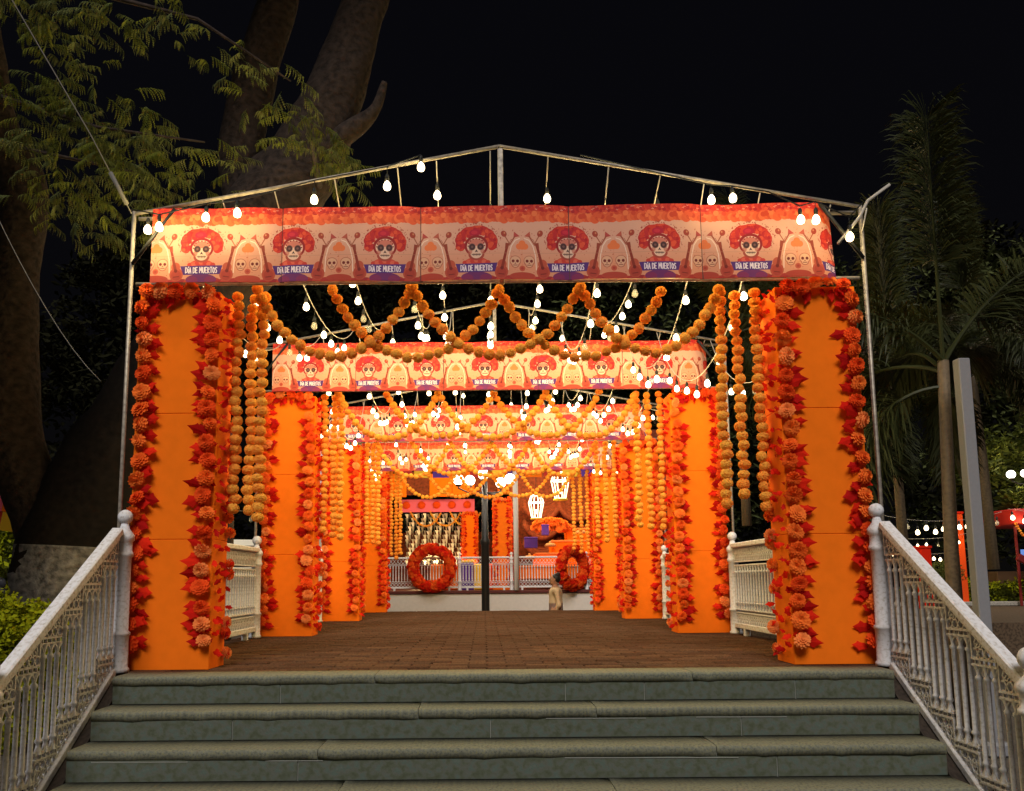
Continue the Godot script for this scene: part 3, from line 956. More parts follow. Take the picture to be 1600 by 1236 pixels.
func newel(called: String, label: String, at: Vector3, s := 1.0) -> void:
	var t := thing(called, label, "post", at, "white iron posts with ball tops")
	part("shaft", lathe_mesh([Vector2(0, 0), Vector2(0.062 * s, 0), Vector2(0.062 * s, 0.02), Vector2(0.052 * s, 0.03), Vector2(0.052 * s, 0.22), Vector2(0.058 * s, 0.225), Vector2(0.058 * s, 0.24), Vector2(0.047 * s, 0.25), Vector2(0.047 * s, 0.7), Vector2(0.058 * s, 0.71), Vector2(0.058 * s, 0.73), Vector2(0.05 * s, 0.74), Vector2(0.05 * s, 0.8), Vector2(0.06 * s, 0.81), Vector2(0.06 * s, 0.84), Vector2(0.03 * s, 0.88), Vector2(0.022 * s, 0.92), Vector2(0, 0.92)], 16), M.white_iron, t)
	part("ball", lathe_mesh(ball_prof(0.046 * s, 0.955, 10), 16), M.white_iron, t)

func straight_rail(called: String, label: String, at: Vector3, turn: float, length: float, group: String, detail := true) -> void:
	var t := thing(called, label, "railing", at, group, turn)
	var h := 0.86
	part("top_rail", box_mesh(Vector3(length, 0.045, 0.075), 0.008), M.white_iron, t, Transform3D(Basis(), Vector3(length / 2, h, 0)))
	part("bottom_rail", box_mesh(Vector3(length, 0.05, 0.05), 0.006), M.white_iron, t, Transform3D(Basis(), Vector3(length / 2, 0.085, 0)))
	for y in [0.7, 0.665, 0.24, 0.21]:
		part("cross_rail", box_mesh(Vector3(length, 0.012, 0.018), 0.002), M.white_iron, t, Transform3D(Basis(), Vector3(length / 2, y, 0)))
	var n := int(length / 0.075)
	var bm := baluster_mesh(0.425)
	for k in n:
		part("baluster", bm, M.white_iron, t, Transform3D(Basis(), Vector3((k + 0.5) * length / n, 0.24, 0)))
	var w := 0.05 if detail else 0.09
	var m := int(length / w)
	for band in [[0.705, 0.838], [0.11, 0.205]]:
		var st := st_new()
		for k in m:
			var x := (k + 0.5) * length / m
			var y0: float = band[0]
			var y1: float = band[1]
			var d := length / m / 2.0
			bar(st, Vector3(x - d, y0, 0.0), Vector3(x + d, y1, 0.0), 0.008, 0.012)
			bar(st, Vector3(x - d, y1, 0.001), Vector3(x + d, y0, 0.001), 0.008, 0.012)
			if detail:
				ring(st, Vector3(x, (y0 + y1) / 2.0, 0.002), 0.02, 0.007, 0.012, 6)
		part("lattice", done(st), M.white_iron, t)
	for k in 2:
		part("foot", box_mesh(Vector3(0.05, 0.062, 0.05)), M.white_iron, t, Transform3D(Basis(), Vector3(length * (0.12 + 0.76 * k), 0.031, 0)))

func stair_rail(s: float) -> void:
	# local x runs down the stairs (world +z), local y up, local z across
	var name_ := "left" if s < 0 else "right"
	var t := thing("stair_railing", "white iron railing with lattice bands sloping down the %s side of the stairs" % name_, "railing", Vector3(s * 2.37, 0, 0), "white iron stair railings", -PI / 2)
	var x0 := 0.05
	var x1 := 1.3
	var yt := func(x: float) -> float: return 0.9 - 0.655 * x
	var yb := func(x: float) -> float: return 0.04 - 0.65 * x
	var dir := Vector3(1, -0.655, 0).normalized()
	var sb := Basis(dir, Vector3(0, 0, 1).cross(dir), Vector3(0, 0, 1))
	var mid := (x0 + x1) / 2
	var l := (x1 - x0) * sqrt(1 + 0.655 * 0.655)
	part("top_rail", box_mesh(Vector3(l, 0.045, 0.07), 0.008), M.white_iron, t, Transform3D(sb, Vector3(mid, yt.call(mid), 0)))
	part("under_rail", box_mesh(Vector3(l, 0.018, 0.03), 0.003), M.white_iron, t, Transform3D(sb, Vector3(mid, yt.call(mid) - 0.05, 0)))
	part("bottom_rail", box_mesh(Vector3(l, 0.045, 0.05), 0.006), M.white_iron, t, Transform3D(sb, Vector3(mid, yb.call(mid), 0)))
	var g := 6
	var w := (x1 - x0) / g
	var bmesh := {}
	for k in g:
		var xa := x0 + w * k
		var xb := xa + w
		var xm := (xa + xb) / 2.0
		var top: float = yt.call(xm) - 0.155
		var low: float = yb.call(xm) + 0.155
		var stu := st_new()
		var std := st_new()
		# the pairs of level bars
		for y in [top, top + 0.03, low, low - 0.03]:
			bar(stu if y >= top else std, Vector3(xa, y, 0.001 * k), Vector3(xb, y, 0.001 * k), 0.011, 0.02)
		for j in 5:
			var x := xa + w * (j + 0.5) / 5
			bar(stu, Vector3(x, top, 0), Vector3(x, top + 0.03, 0), 0.007, 0.012)
			bar(std, Vector3(x, low - 0.03, 0), Vector3(x, low, 0), 0.007, 0.012)
		# openwork between the bars and the sloping rails
		for up in [true, false]:
			var st := stu if up else std
			var y: float = (top + 0.03 + 0.028) if up else (low - 0.03 - 0.028)
			var row := 0
			while row < 5:
				var cols := 4
				for j in cols:
					var x := xa + w * (j + (0.5 if row % 2 == 0 else 1.0)) / cols
					if x > xb - 0.01:
						continue
					var room: float = (yt.call(x) - 0.045) - y if up else y - (yb.call(x) + 0.022)
					if room > 0.012:
						ring(st, Vector3(x, y, 0.001 * row), 0.029, 0.008, 0.014, 6)
						if room > 0.05:
							bar(st, Vector3(x, y + (0.024 if up else -0.024), 0), Vector3(x + w / 8.0, y + (0.05 if up else -0.05), 0), 0.008, 0.012)
				y += 0.05 if up else -0.05
				row += 1
		# edge bars between the groups
		bar(std, Vector3(xb - 0.004, low - 0.03, 0.002), Vector3(xb - 0.004, yb.call(xb) + 0.02, 0.002), 0.01, 0.018)
		bar(stu, Vector3(xa + 0.004, top + 0.03, 0.002), Vector3(xa + 0.004, yt.call(xa) - 0.04, 0.002), 0.01, 0.018)
		part("lattice", done(stu), M.white_iron, t)
		part("lattice", done(std), M.white_iron, t)
		var h := top - low
		var key := "%.3f" % h
		if not bmesh.has(key):
			bmesh[key] = baluster_mesh(h, 0.0125)
		for j in 3:
			var x := xa + w * (j + 0.5) / 3.0
			part("baluster", bmesh[key], M.white_iron, t, Transform3D(Basis(), Vector3(x, low, 0)))
		# pointed arches between the balusters' heads
		for j in 3:
			var st := st_new()
			var st2 := st_new()
			for e in [-1.0, 1.0]:
				var x := xa + w * (j + 0.5) / 3.0
				var pts := []
				for q in 4:
					var a := q / 3.0
					pts.append(Vector3(x + e * w / 6.0 * a, top - 0.045 * (1 - a) * (1 - a) - 0.006, 0))
				for q in 3:
					var m0: Vector3 = pts[q]
					var m1: Vector3 = pts[q + 1]
					bar(st, m0, m1, 0.009, 0.014)
					bar(st2, Vector3(m0.x, low + top - m0.y, 0), Vector3(m1.x, low + top - m1.y, 0), 0.009, 0.014)
			part("arch", done(st2), M.white_iron, t)
			part("arch", done(st), M.white_iron, t)

func railings() -> void:
	for s in [-1.0, 1.0]:
		var w := "left" if s < 0 else "right"
		newel("newel_post", "white post with ball top at the head of the %s stair railing" % w, Vector3(s * 2.36, 0, -0.02))
		stair_rail(s)
		newel("newel_post", "white post with ball top at the foot of the %s stair railing" % w, Vector3(s * 2.37, -0.79, 1.33), 1.25)
		part("plinth", box_mesh(Vector3(0.2, 0.17, 0.2), 0.01), M.stringer, get_node(NodePath(str(get_child(get_child_count() - 1).name))), Transform3D(Basis(), Vector3(0, -0.085, 0)))
		for k in 3:
			var za: float = ARCH[k] - 0.5
			var zb: float = ARCH[k + 1] + 0.06
			straight_rail("side_railing", "white iron side railing on the %s between the %s and %s arches" % [w, WORD[k], WORD[k + 1]], Vector3(s * 2.37, 0, za), PI / 2, za - zb, "white side railings of the platform")
			newel("railing_post", "white ball topped post by the %s column of the %s arch" % [w, WORD[k + 1]], Vector3(s * 2.37, 0, zb + 0.045 - 0.07))

# ------------------------------------------------------------------ kiosk
func wreath(label: String, at: Vector3, R: float, turn: float) -> void:
	var t := thing("flower_wreath", label, "wreath", at, "red marigold wreaths on the kiosk railing", turn)
	var pts := []
	for k in 25:
		var a := TAU * k / 24
		pts.append(Vector3(R * cos(a), R * sin(a), 0))
	part("ring", tube_mesh(pts, 0.1, 8), M.leaf0, t)
	for v in 3:
		var pl := []
		for k in 110:
			var a := rng.randf() * TAU
			var b := rng.randf_range(-2.4, 2.4)
			var d := Vector3(cos(a), sin(a), 0)
			var n := d * sin(b) + Vector3(0, 0, 1) * cos(b)
			var bs := frame_to(n) * Basis(Vector3.RIGHT, -PI / 2)
			pl.append(Transform3D(bs.scaled(Vector3.ONE * rng.randf_range(0.9, 1.4)), d * R + n * 0.115))
		many("flowers", G.marigold[v], [M.petal1, M.leaf1, M.petal3][v], t, pl)

func lantern(label: String, at: Vector3, h: float) -> void:
	var t := thing("glowing_lantern", label, "lantern", at, "white outlined lanterns in the kiosk")
	var R := func(k: int, r: float, y: float) -> Vector3:
		var a := TAU * k / 6 + 0.3
		return Vector3(r * cos(a), y, r * sin(a))
	var st := st_new(true)
	for k in 6:
		add_tube(st, [R.call(k, h * 0.2, 0.0), R.call(k, h * 0.34, h * 0.68), R.call(k, h * 0.22, h)], h * 0.02, 5)
		add_tube(st, [R.call(k, h * 0.34, h * 0.68), R.call(k + 1, h * 0.34, h * 0.68)], h * 0.017, 5)
		add_tube(st, [R.call(k, h * 0.22, h), R.call(k + 1, h * 0.22, h)], h * 0.017, 5)
		add_tube(st, [R.call(k, h * 0.2, 0.0), R.call(k + 1, h * 0.2, 0.0)], h * 0.018, 5)
	part("glowing_frame", done(st), M.neon, t)
	part("base", lathe_mesh([Vector2(0, -0.07 * h), Vector2(0.27 * h, -0.06 * h), Vector2(0.27 * h, 0.0), Vector2(0, 0.005)], 6), M.yellow, t)
	part("cord", tube_mesh([Vector3(0, h, 0), Vector3(0, h + 1.2, 0)], 0.006, 4), M.black, t)
	var b := part("bulb", lathe_mesh(ball_prof(h * 0.09, h * 0.28, 8), 10), M.bulb, t)
	var l := OmniLight3D.new()
	l.name = "lantern_glow"
	l.light_color = Color(1, 0.9, 0.7); l.light_energy = 0.35; l.light_size = h * 0.08; l.omni_range = 12; l.omni_attenuation = 2.0; l.shadow_enabled = true
	l.position = Vector3(0, h * 0.28, 0)
	b.add_child(l, true)

func kiosk() -> void:
	var zf := -16.5
	var t := thing("bandstand", "raised kiosk with cream base, dark red ledge and maroon drapes behind the arcade", "kiosk", Vector3(0, 0, zf))
	part("base_wall", box_mesh(Vector3(10, 1.16, 8), 0.01), M.white_paint, t, Transform3D(Basis(), Vector3(0, GROUND + 0.58, -4.0)))
	part("ledge", box_mesh(Vector3(10.12, 0.08, 8.1), 0.01), M.cap_red, t, Transform3D(Basis(), Vector3(0, 0.242, -4.0)))
	for x in [-4.4, 0.74, 4.4]:
		part("roof_post", tube_mesh([Vector3(x, 0.28, 0.05), Vector3(x, 4.2, 0.05)], 0.07, 10), M.white_paint, t)
	part("roof", box_mesh(Vector3(10.6, 0.25, 8.6), 0.02), M.maroon, t, Transform3D(Basis(), Vector3(0, 4.33, -4.0)))
	# maroon cloth swags at the back right
	for k in 3:
		for j in 4:
			var st := st_new(true)
			var x := 1.1 + 1.05 * j
			for q in 4:
				add_tube(st, catenary(Vector3(x, 2.9 - k * 0.55 - q * 0.05, -3.2 + 0.1 * q), Vector3(x + 1.08, 2.9 - k * 0.55 - q * 0.05, -3.2 + 0.1 * q), 0.22 + 0.07 * q, 12), 0.09, 8)
			part("drape", done(st), M.maroon, t)
	part("back_wall", box_mesh(Vector3(5.2, 3.9, 0.1)), M.maroon, t, Transform3D(Basis(), Vector3(3.3, 2.2, -3.7)))
	for k in 8:
		part("valance", box_mesh(Vector3(0.72, 0.75, 0.03), 0.01), [M.board, M.maroon, M.board, M.maroon, M.board, M.board, M.maroon, M.board][k], t, Transform3D(Basis(), Vector3(-4.4 + 0.73 * k, 3.6 + 0.06 * (k % 2), -4.6 - 0.02 * (k % 2))))
	part("side_wall", box_mesh(Vector3(5.6, 2.0, 0.1)), M.maroon, t, Transform3D(Basis(), Vector3(-1.9, 1.25, -7.6)))
	# railing on the ledge
	var xs := [-4.9, -2.75, -0.75, 0.62, 2.6, 4.9]
	for k in 5:
		straight_rail("kiosk_railing", "%s white railing section from the left on the kiosk ledge" % ORD[k], Vector3(xs[k] + 0.05, 0.282, zf - 0.15), 0.0, xs[k + 1] - xs[k] - 0.1, "white railings on the kiosk ledge", false)
		newel("kiosk_post", "white ball topped post at the left end of the %s kiosk railing section" % ORD[k], Vector3(xs[k], 0.282, zf - 0.15), 0.9)
	wreath("large round wreath of red marigolds on the left of the kiosk railing", Vector3(-1.47, 0.88, zf + 0.12), 0.49, 0.0)
	wreath("wreath of red marigolds turned sideways on the right of the kiosk railing", Vector3(2.2, 0.85, zf + 0.12), 0.46, 0.75)
	# columns inside the kiosk
	column("orange column just right of the black lamp post in the kiosk", Vector3(0.4, 0.285, zf - 0.7))
	garland("flowers edging the kiosk column just right of the black lamp post", Vector3(0.4, 0.285, zf - 0.7), 1.0)
	column("orange column just left of the black lamp post deep in the kiosk", Vector3(-0.55, 0.285, zf - 5.0))
	garland("flowers edging the deep kiosk column left of the black lamp post", Vector3(-0.55, 0.285, zf - 5.0), -1.0)
	# pink strip banner and foil curtain at the back left
	var pb := thing("pink_banner", "pink paper banner with red rosettes at the back of the kiosk", "banner", Vector3(-1.65, 3.0, zf - 5.3))
	part("strip", box_mesh(Vector3(2.5, 0.42, 0.02), 0.004), M.pink, pb)
	for k in 5:
		part("rosette", G.pompom[k % 3], M.petal1, pb, Transform3D(Basis.from_scale(Vector3(3.4, 3.4, 1.3)), Vector3(-1.0 + 0.5 * k, 0.02, 0.04)))
	for k in 3:
		swag("%s thin pompom swag from the left at the back of the kiosk" % ORD[k], Vector3(-2.5 + 0.65 * k, 2.78, zf - 5.2), Vector3(-1.5 + 0.65 * k, 2.78, zf - 5.2), 0.45)
	var fc := thing("foil_curtain", "curtain of twisted foil strands hanging at the back of the kiosk", "curtain", Vector3(-1.7, 2.75, zf - 5.4))
	for k in 21:
		var st := st_new()
		for j in 12:
			var a := 0.55 * j + k
			var s := Vector3(cos(a), 0, sin(a)) * 0.06
			var y := -0.14 * j
			quad(st, Vector3(0, y, 0) - s, Vector3(0.02, y - 0.15, 0) - s * 0.4, Vector3(0.02, y - 0.15, 0) + s * 0.4, Vector3(0, y, 0) + s)
		part("foil_strand", done(st), M.foil, fc, Transform3D(Basis(), Vector3(-0.95 + 0.1 * k, 0, rng.randf_range(-0.2, 0.2))))
	var row := thing("light_string", "row of pale bulbs along the back of the kiosk behind the wreath", "string light", Vector3(-1.4, 1.18, zf - 5.0), "strings of bulbs under the roof frames")
	part("cable", tube_mesh([Vector3(-1.0, 0.06, 0), Vector3(1.0, 0.06, 0)], 0.006, 5), M.black, row)
	for k in 7:
		bulb_on(row, Vector3(-0.9 + 0.3 * k, 0.06, 0), true, 0.25, 0.05)
	var roofrow := thing("light_string", "bulbs strung under the kiosk roof from post to post", "string light", Vector3(0, 3.75, zf - 1.2), "strings of bulbs under the roof frames")
	part("cable", tube_mesh([Vector3(-4, 0, 0), Vector3(4, 0, 0)], 0.006, 5), M.black, roofrow)
	for k in 10:
		bulb_on(roofrow, Vector3(-3.6 + 0.8 * k, 0, 0), true, 2.3, 0.06)
	# stepped altar with offerings
	var al := thing("stepped_altar", "orange cloth covered stepped altar with red edging in the kiosk", "altar", Vector3(2.3, 0.285, zf - 1.6))
	for k in 4:
		part("tier", box_mesh(Vector3(2.9 - 0.5 * k, 0.36, 1.5 - 0.3 * k), 0.015), M.board, al, Transform3D(Basis(), Vector3(0.22 * k, 0.64 + 0.36 * k - 0.36 * 0.5, -0.18 * k)))
		part("edging", box_mesh(Vector3(2.92 - 0.5 * k, 0.05, 0.03), 0.008), M.petal2, al, Transform3D(Basis(), Vector3(0.22 * k, 0.80 + 0.36 * k - 0.36 * 0.5, 0.76 - 0.33 * k)))
	var mound := thing("marigold_mound", "heaped orange marigolds on the altar below the lanterns", "flowers", Vector3(1.85, 1.95, zf - 1.9))
	var pl := []
	for k in 60:
		var a := rng.randf() * PI
		var rr := sqrt(rng.randf())
		pl.append(Transform3D(frame_to(Vector3(cos(a) * rr, sin(a) + 0.2, 0.8)) * Basis(Vector3.RIGHT, -PI / 2) * Basis.from_scale(Vector3.ONE * 1.8), Vector3(cos(a) * rr * 0.6, sin(a) * rr * 0.34, rng.randf_range(0, 0.25))))
	many("flowers", G.marigold[0], M.petal0, mound, pl)
	for k in 3:
		var pbx := thing("gift_box", ["purple box low on the altar's left", "small purple box tucked under the marigold mound", "purple box standing behind the kiosk railing by the lamp post"][k], "box", [Vector3(1.2, 1.42, zf - 1.2), Vector3(1.62, 1.78, zf - 1.4), Vector3(-0.6, 0.285, zf - 0.9)][k])
		part("carton", box_mesh([Vector3(0.36, 0.26, 0.2), Vector3(0.2, 0.26, 0.2), Vector3(0.42, 0.75, 0.3)][k], 0.01), M.purple, pbx, Transform3D(Basis(), Vector3(0, [0.13, 0.13, 0.375][k], 0)))
		part("lid", box_mesh([Vector3(0.37, 0.05, 0.21), Vector3(0.21, 0.05, 0.21), Vector3(0.43, 0.06, 0.31)][k], 0.01), M.yellow if k == 2 else M.purple, pbx, Transform3D(Basis(), Vector3(0, [0.28, 0.28, 0.77][k], 0)))
	for k in 2:
		var yb := thing("table", ["orange cloth table behind the kiosk railing left of the lamp post", "yellow cloth table behind the kiosk railing near the lamp post"][k], "table", Vector3([-1.2, 0.0][k], 0.285, zf - 1.3))
		part("cloth", box_mesh(Vector3(0.8, 0.7, 0.5), 0.03), [M.board, M.yellow][k], yb, Transform3D(Basis(), Vector3(0, 0.35, 0)))
		part("runner", box_mesh(Vector3(0.3, 0.705, 0.51), 0.02), M.petal1, yb, Transform3D(Basis(), Vector3(0.1, 0.356, 0)))
	for k in 4:
		var bd := thing("bread_loaf", ["round bread at the altar's lower left edge", "round bread on the altar's second tier", "round bread beside the marigold mound", "round bread at the top right of the altar"][k], "bread", [Vector3(1.15, 1.1, zf - 1.05), Vector3(1.75, 1.45, zf - 1.3), Vector3(2.65, 1.82, zf - 1.6), Vector3(3.1, 2.17, zf - 2.0)][k])
		part("crust", lathe_mesh([Vector2(0, 0), Vector2(0.15, 0.01), Vector2(0.17, 0.05), Vector2(0.1, 0.11), Vector2(0, 0.12)], 12), M.bread, bd)
		part("knob", lathe_mesh(ball_prof(0.04, 0.13, 6), 8), M.bread, bd)
	lantern("lower white outlined lantern with a bulb hanging over the altar", Vector3(1.32, 2.2, zf - 0.5), 0.62)
	lantern("higher white outlined lantern hanging right of the other one", Vector3(1.98, 2.72, zf - 0.5), 0.72)
	# cut paper under the roof
	var cut := thing("paper_bunting", "row of purple, yellow and red paper flags under the kiosk roof", "bunting", Vector3(0, 3.72, zf - 0.3))
	part("cord", tube_mesh([Vector3(-4, 0, 0), Vector3(4, 0, 0)], 0.006, 4), M.wire, cut)
	for k in 16:
		part("paper_flag", box_mesh(Vector3(0.44, 0.42, 0.006)), [M.yellow, M.purple, M.board, M.red][k % 4], cut, Transform3D(Basis(Vector3.RIGHT, rng.randf_range(-0.2, 0.2)), Vector3(-3.75 + 0.5 * k, -0.21, 0)))

func globe_lamp(label: String, at: Vector3, h: float, globes: int, energy: float, spread: float) -> void:
	var t := thing("street_lamp", label, "street lamp", at, "globe street lamps")
	part("pole", lathe_mesh([Vector2(0, 0), Vector2(0.16, 0), Vector2(0.16, 0.2), Vector2(0.1, 0.35), Vector2(0.085, 0.5), Vector2(0.085, h * 0.62), Vector2(0.1, h * 0.63), Vector2(0.1, h * 0.65), Vector2(0.075, h * 0.66), Vector2(0.06, h), Vector2(0, h)], 14), M.black_iron, t)
	for k in globes:
		var a := TAU * k / globes + 0.35
		var p := Vector3(cos(a) * spread, h + 0.02 + 0.06 * (k % 2), sin(a) * spread)
		part("arm", tube_mesh([Vector3(0, h - 0.25, 0), Vector3(p.x * 0.6, h - 0.26, p.z * 0.6), Vector3(p.x, h - 0.16, p.z), p + Vector3(0, -0.11, 0)], 0.018, 6), M.black_iron, t)
		part("cup", lathe_mesh([Vector2(0, 0), Vector2(0.05, 0.0), Vector2(0.07, 0.04), Vector2(0, 0.04)], 10), M.black_iron, t, Transform3D(Basis(), p + Vector3(0, -0.145, 0)))
		var g := part("globe", lathe_mesh(ball_prof(0.115, 0.0, 10), 14), M.globe, t, Transform3D(Basis(), p))
		var l := OmniLight3D.new()
		l.name = "globe_glow"
		l.light_color = Color(1, 0.92, 0.8); l.light_energy = energy; l.light_size = 0.11; l.omni_range = 25; l.omni_attenuation = 2.0; l.shadow_enabled = true
		g.add_child(l, true)

# ------------------------------------------------------------------ trees and plants
func leafy(called: String, t: Node3D, lobes: Array, per: int, meshes: Array, mats: Array, size: float) -> void:   # lobes: [centre, radii]
	for v in meshes.size():
		var pl := []
		for lb in lobes:
			var c: Vector3 = lb[0]
			var rd: Vector3 = lb[1]
			for k in int(per / meshes.size()):
				var d := Vector3(rng.randfn(), rng.randfn(), rng.randfn()).normalized() * pow(rng.randf(), 0.45)
				var b := Basis.from_euler(Vector3(rng.randf_range(-0.4, 0.4), rng.randf() * TAU, rng.randf_range(-0.5, 0.3)))
				pl.append(Transform3D(b.scaled(Vector3.ONE * size * rng.randf_range(0.7, 1.3)), c + d * rd))
		many(called, meshes[v], mats[v % mats.size()], t, pl)

func big_trees() -> void:
	var nz := FastNoiseLite.new()
	nz.seed = 4
	nz.frequency = 0.03
	var t := thing("old_tree", "huge dark tree with whitewashed foot left of the front arch", "tree", Vector3(-5.15, GROUND, -5.0))
	var B := func(pts: Array, rad: Array) -> ArrayMesh:
		var c := Curve3D.new()
		for i in pts.size():
			var tan_: Vector3 = (pts[mini(i + 1, pts.size() - 1)] - pts[maxi(i - 1, 0)]) * 0.17
			c.add_point(pts[i], -tan_, tan_)
		var q := []
		var rr := []
		var n := 40
		for k in n + 1:
			var u := float(k) / n * (pts.size() - 1)
			q.append(c.samplef(u))
			var i := mini(int(u), rad.size() - 2)
			rr.append(lerpf(rad[i], rad[i + 1], u - i))
		var st := st_new(true)
		add_tube(st, q, rr, 22, true, nz, 0.22)
		return done(st)
	part("trunk", B.call([Vector3(0, -0.1, 0), Vector3(0, 1.1, 0), Vector3(0.05, 2.2, 0), Vector3(0.7, 3.6, -0.1), Vector3(1.6, 5.2, -0.1), Vector3(1.9, 5.7, -0.1)], [0.74, 0.6, 0.62, 0.56, 0.5, 0.3]), M.bark_shaded, t)
	part("painted_foot", B.call([Vector3(0, -0.1, 0), Vector3(0, 0.7, 0), Vector3(0, 1.3, 0), Vector3(0.03, 1.95, 0)], [0.78, 0.67, 0.63, 0.64]), M.whitewash, t)
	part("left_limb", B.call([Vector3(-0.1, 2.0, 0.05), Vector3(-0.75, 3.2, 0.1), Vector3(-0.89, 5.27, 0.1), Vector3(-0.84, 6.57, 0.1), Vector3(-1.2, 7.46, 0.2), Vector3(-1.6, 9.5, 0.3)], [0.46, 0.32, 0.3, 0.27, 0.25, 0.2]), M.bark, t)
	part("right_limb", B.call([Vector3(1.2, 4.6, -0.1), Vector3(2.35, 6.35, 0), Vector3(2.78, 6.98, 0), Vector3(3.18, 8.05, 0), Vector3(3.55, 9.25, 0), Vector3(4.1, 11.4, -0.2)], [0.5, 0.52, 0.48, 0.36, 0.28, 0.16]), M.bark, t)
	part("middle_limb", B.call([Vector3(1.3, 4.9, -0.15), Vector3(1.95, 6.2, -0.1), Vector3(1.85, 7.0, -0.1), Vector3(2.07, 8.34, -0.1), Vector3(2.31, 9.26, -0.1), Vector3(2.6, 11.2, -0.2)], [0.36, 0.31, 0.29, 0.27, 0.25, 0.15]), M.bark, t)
	part("side_branch", B.call([Vector3(2.85, 6.85, 0.25), Vector3(3.44, 7.28, 0.25), Vector3(3.7, 7.5, 0.3), Vector3(3.82, 7.85, 0.32)], [0.17, 0.12, 0.07, 0.035]), M.bark, t)
	var o := Vector3(-5.15, GROUND, -5.0)
	# hanging feathery sprays in view
	var near := []
	for q in [[-3.48, 4.76, 26], [-2.96, 4.76, 18], [-2.39, 4.7, 6], [-2.14, 4.54, 3], [-3.44, 4.0, 12], [-3.11, 4.1, 18], [-2.73, 3.99, 10], [-3.32, 3.65, 16], [-2.91, 3.7, 20], [-2.44, 3.69, 10], [-2.11, 3.64, 6], [-2.66, 3.4, 16], [-2.43, 3.35, 8], [-2.92, 3.11, 9], [-3.26, 3.35, 10], [-1.85, 4.33, 3], [-1.6, 4.2, 5], [-1.62, 3.95, 4], [-2.6, 3.25, 8]]:
		for k in int(q[2] * 2.0):
			near.append([Vector3(q[0] + rng.randf_range(-0.2, 0.2), q[1] + rng.randf_range(-0.16, 0.16), -0.5 + rng.randf_range(-0.5, 0.35)), rng.randf_range(0.3, 0.46)])
	for q in [[-1.9, 5.05, 8], [-1.7, 4.75, 10], [-1.5, 4.6, 10], [-1.45, 4.35, 6]]:
		for k in int(q[2] * 1.8):
			near.append([Vector3(q[0] + rng.randf_range(-0.16, 0.16), q[1] + rng.randf_range(-0.2, 0.2), -2.5 + rng.randf_range(-0.3, 0.3)), rng.randf_range(0.35, 0.52)])
	for v in 3:
		var pl := []
		for i in near.size():
			if i % 3 == v:
				var b := Basis.from_euler(Vector3(rng.randf_range(-0.3, 0.3), rng.randf_range(-1.2, 1.2) + (PI if rng.randf() < 0.3 else 0.0), rng.randf_range(-0.6, 0.2)))
				pl.append(Transform3D(b.scaled(Vector3.ONE * near[i][1]), near[i][0] - o))
		many("foliage", G.spray[v], M["frond%d" % v], t, pl)
	# twigs that carry them
	for q in [[Vector3(-6.2, 5.2, -2.6), Vector3(-4.2, 4.5, -1.0), Vector3(-2.9, 3.85, -0.5), Vector3(-2.1, 3.7, -0.45)], [Vector3(-5.6, 4.6, -2.2), Vector3(-3.8, 3.9, -0.8), Vector3(-2.6, 3.5, -0.5)], [Vector3(-5, 6.5, -2.0), Vector3(-3.4, 5.1, -0.6), Vector3(-2.2, 4.7, -0.5), Vector3(-1.5, 4.2, -0.5)], [Vector3(-2.2, 5.6, -5.0), Vector3(-1.9, 5.2, -3.0), Vector3(-1.5, 4.6, -2.5)]]:
		var pts := []
		for p in q:
			pts.append(p - o)
		part("branch", tube_mesh(pts, [0.05, 0.025, 0.012, 0.006] if pts.size() == 4 else [0.05, 0.02, 0.006], 6), M.bark, t)
	# unseen crown above the frame, its lobes added and placed to shade the trunk
	leafy("foliage", t, [[Vector3(-9.0, 9.0, 1.0) - o, Vector3(2.6, 1.8, 3.0)], [Vector3(-6.4, 9.0, 1.0) - o, Vector3(1.8, 1.6, 3.0)], [Vector3(-7.5, 10.5, -2.0) - o, Vector3(3.5, 2.0, 3.0)], [Vector3(-4.0, 11.5, -2.5) - o, Vector3(2.6, 1.8, 2.6)], [Vector3(-2.0, 12.0, -4.5) - o, Vector3(2.8, 1.8, 2.6)], [Vector3(-6.8, 7.4, 2.6) - o, Vector3(1.8, 1.0, 1.6)], [Vector3(-6.3, 7.3, -0.4) - o, Vector3(1.5, 0.9, 1.2)], [Vector3(-6.0, 6.1, 0.3) - o, Vector3(1.2, 0.7, 0.8)]], 420, [G.leafclump[0], G.leafclump[1], G.spray[1]], [M.frond1, M.frond2, M.frond2], 2.2)

func bush(called: String, label: String, at: Vector3, lobes: Array, per: int, mats: Array, size: float, cat := "bush", stem := 0.0) -> Node3D:
	var t := thing(called, label, cat, at)
	if stem > 0.0:
		part("trunk", tube_mesh([Vector3(0, 0, 0), Vector3(0.03, stem, 0)], [stem * 0.05, stem * 0.035], 8), M.bark, t)
	leafy("foliage", t, lobes, per, G.leafclump if size > 0.9 else G.clump, mats, size)
	return t

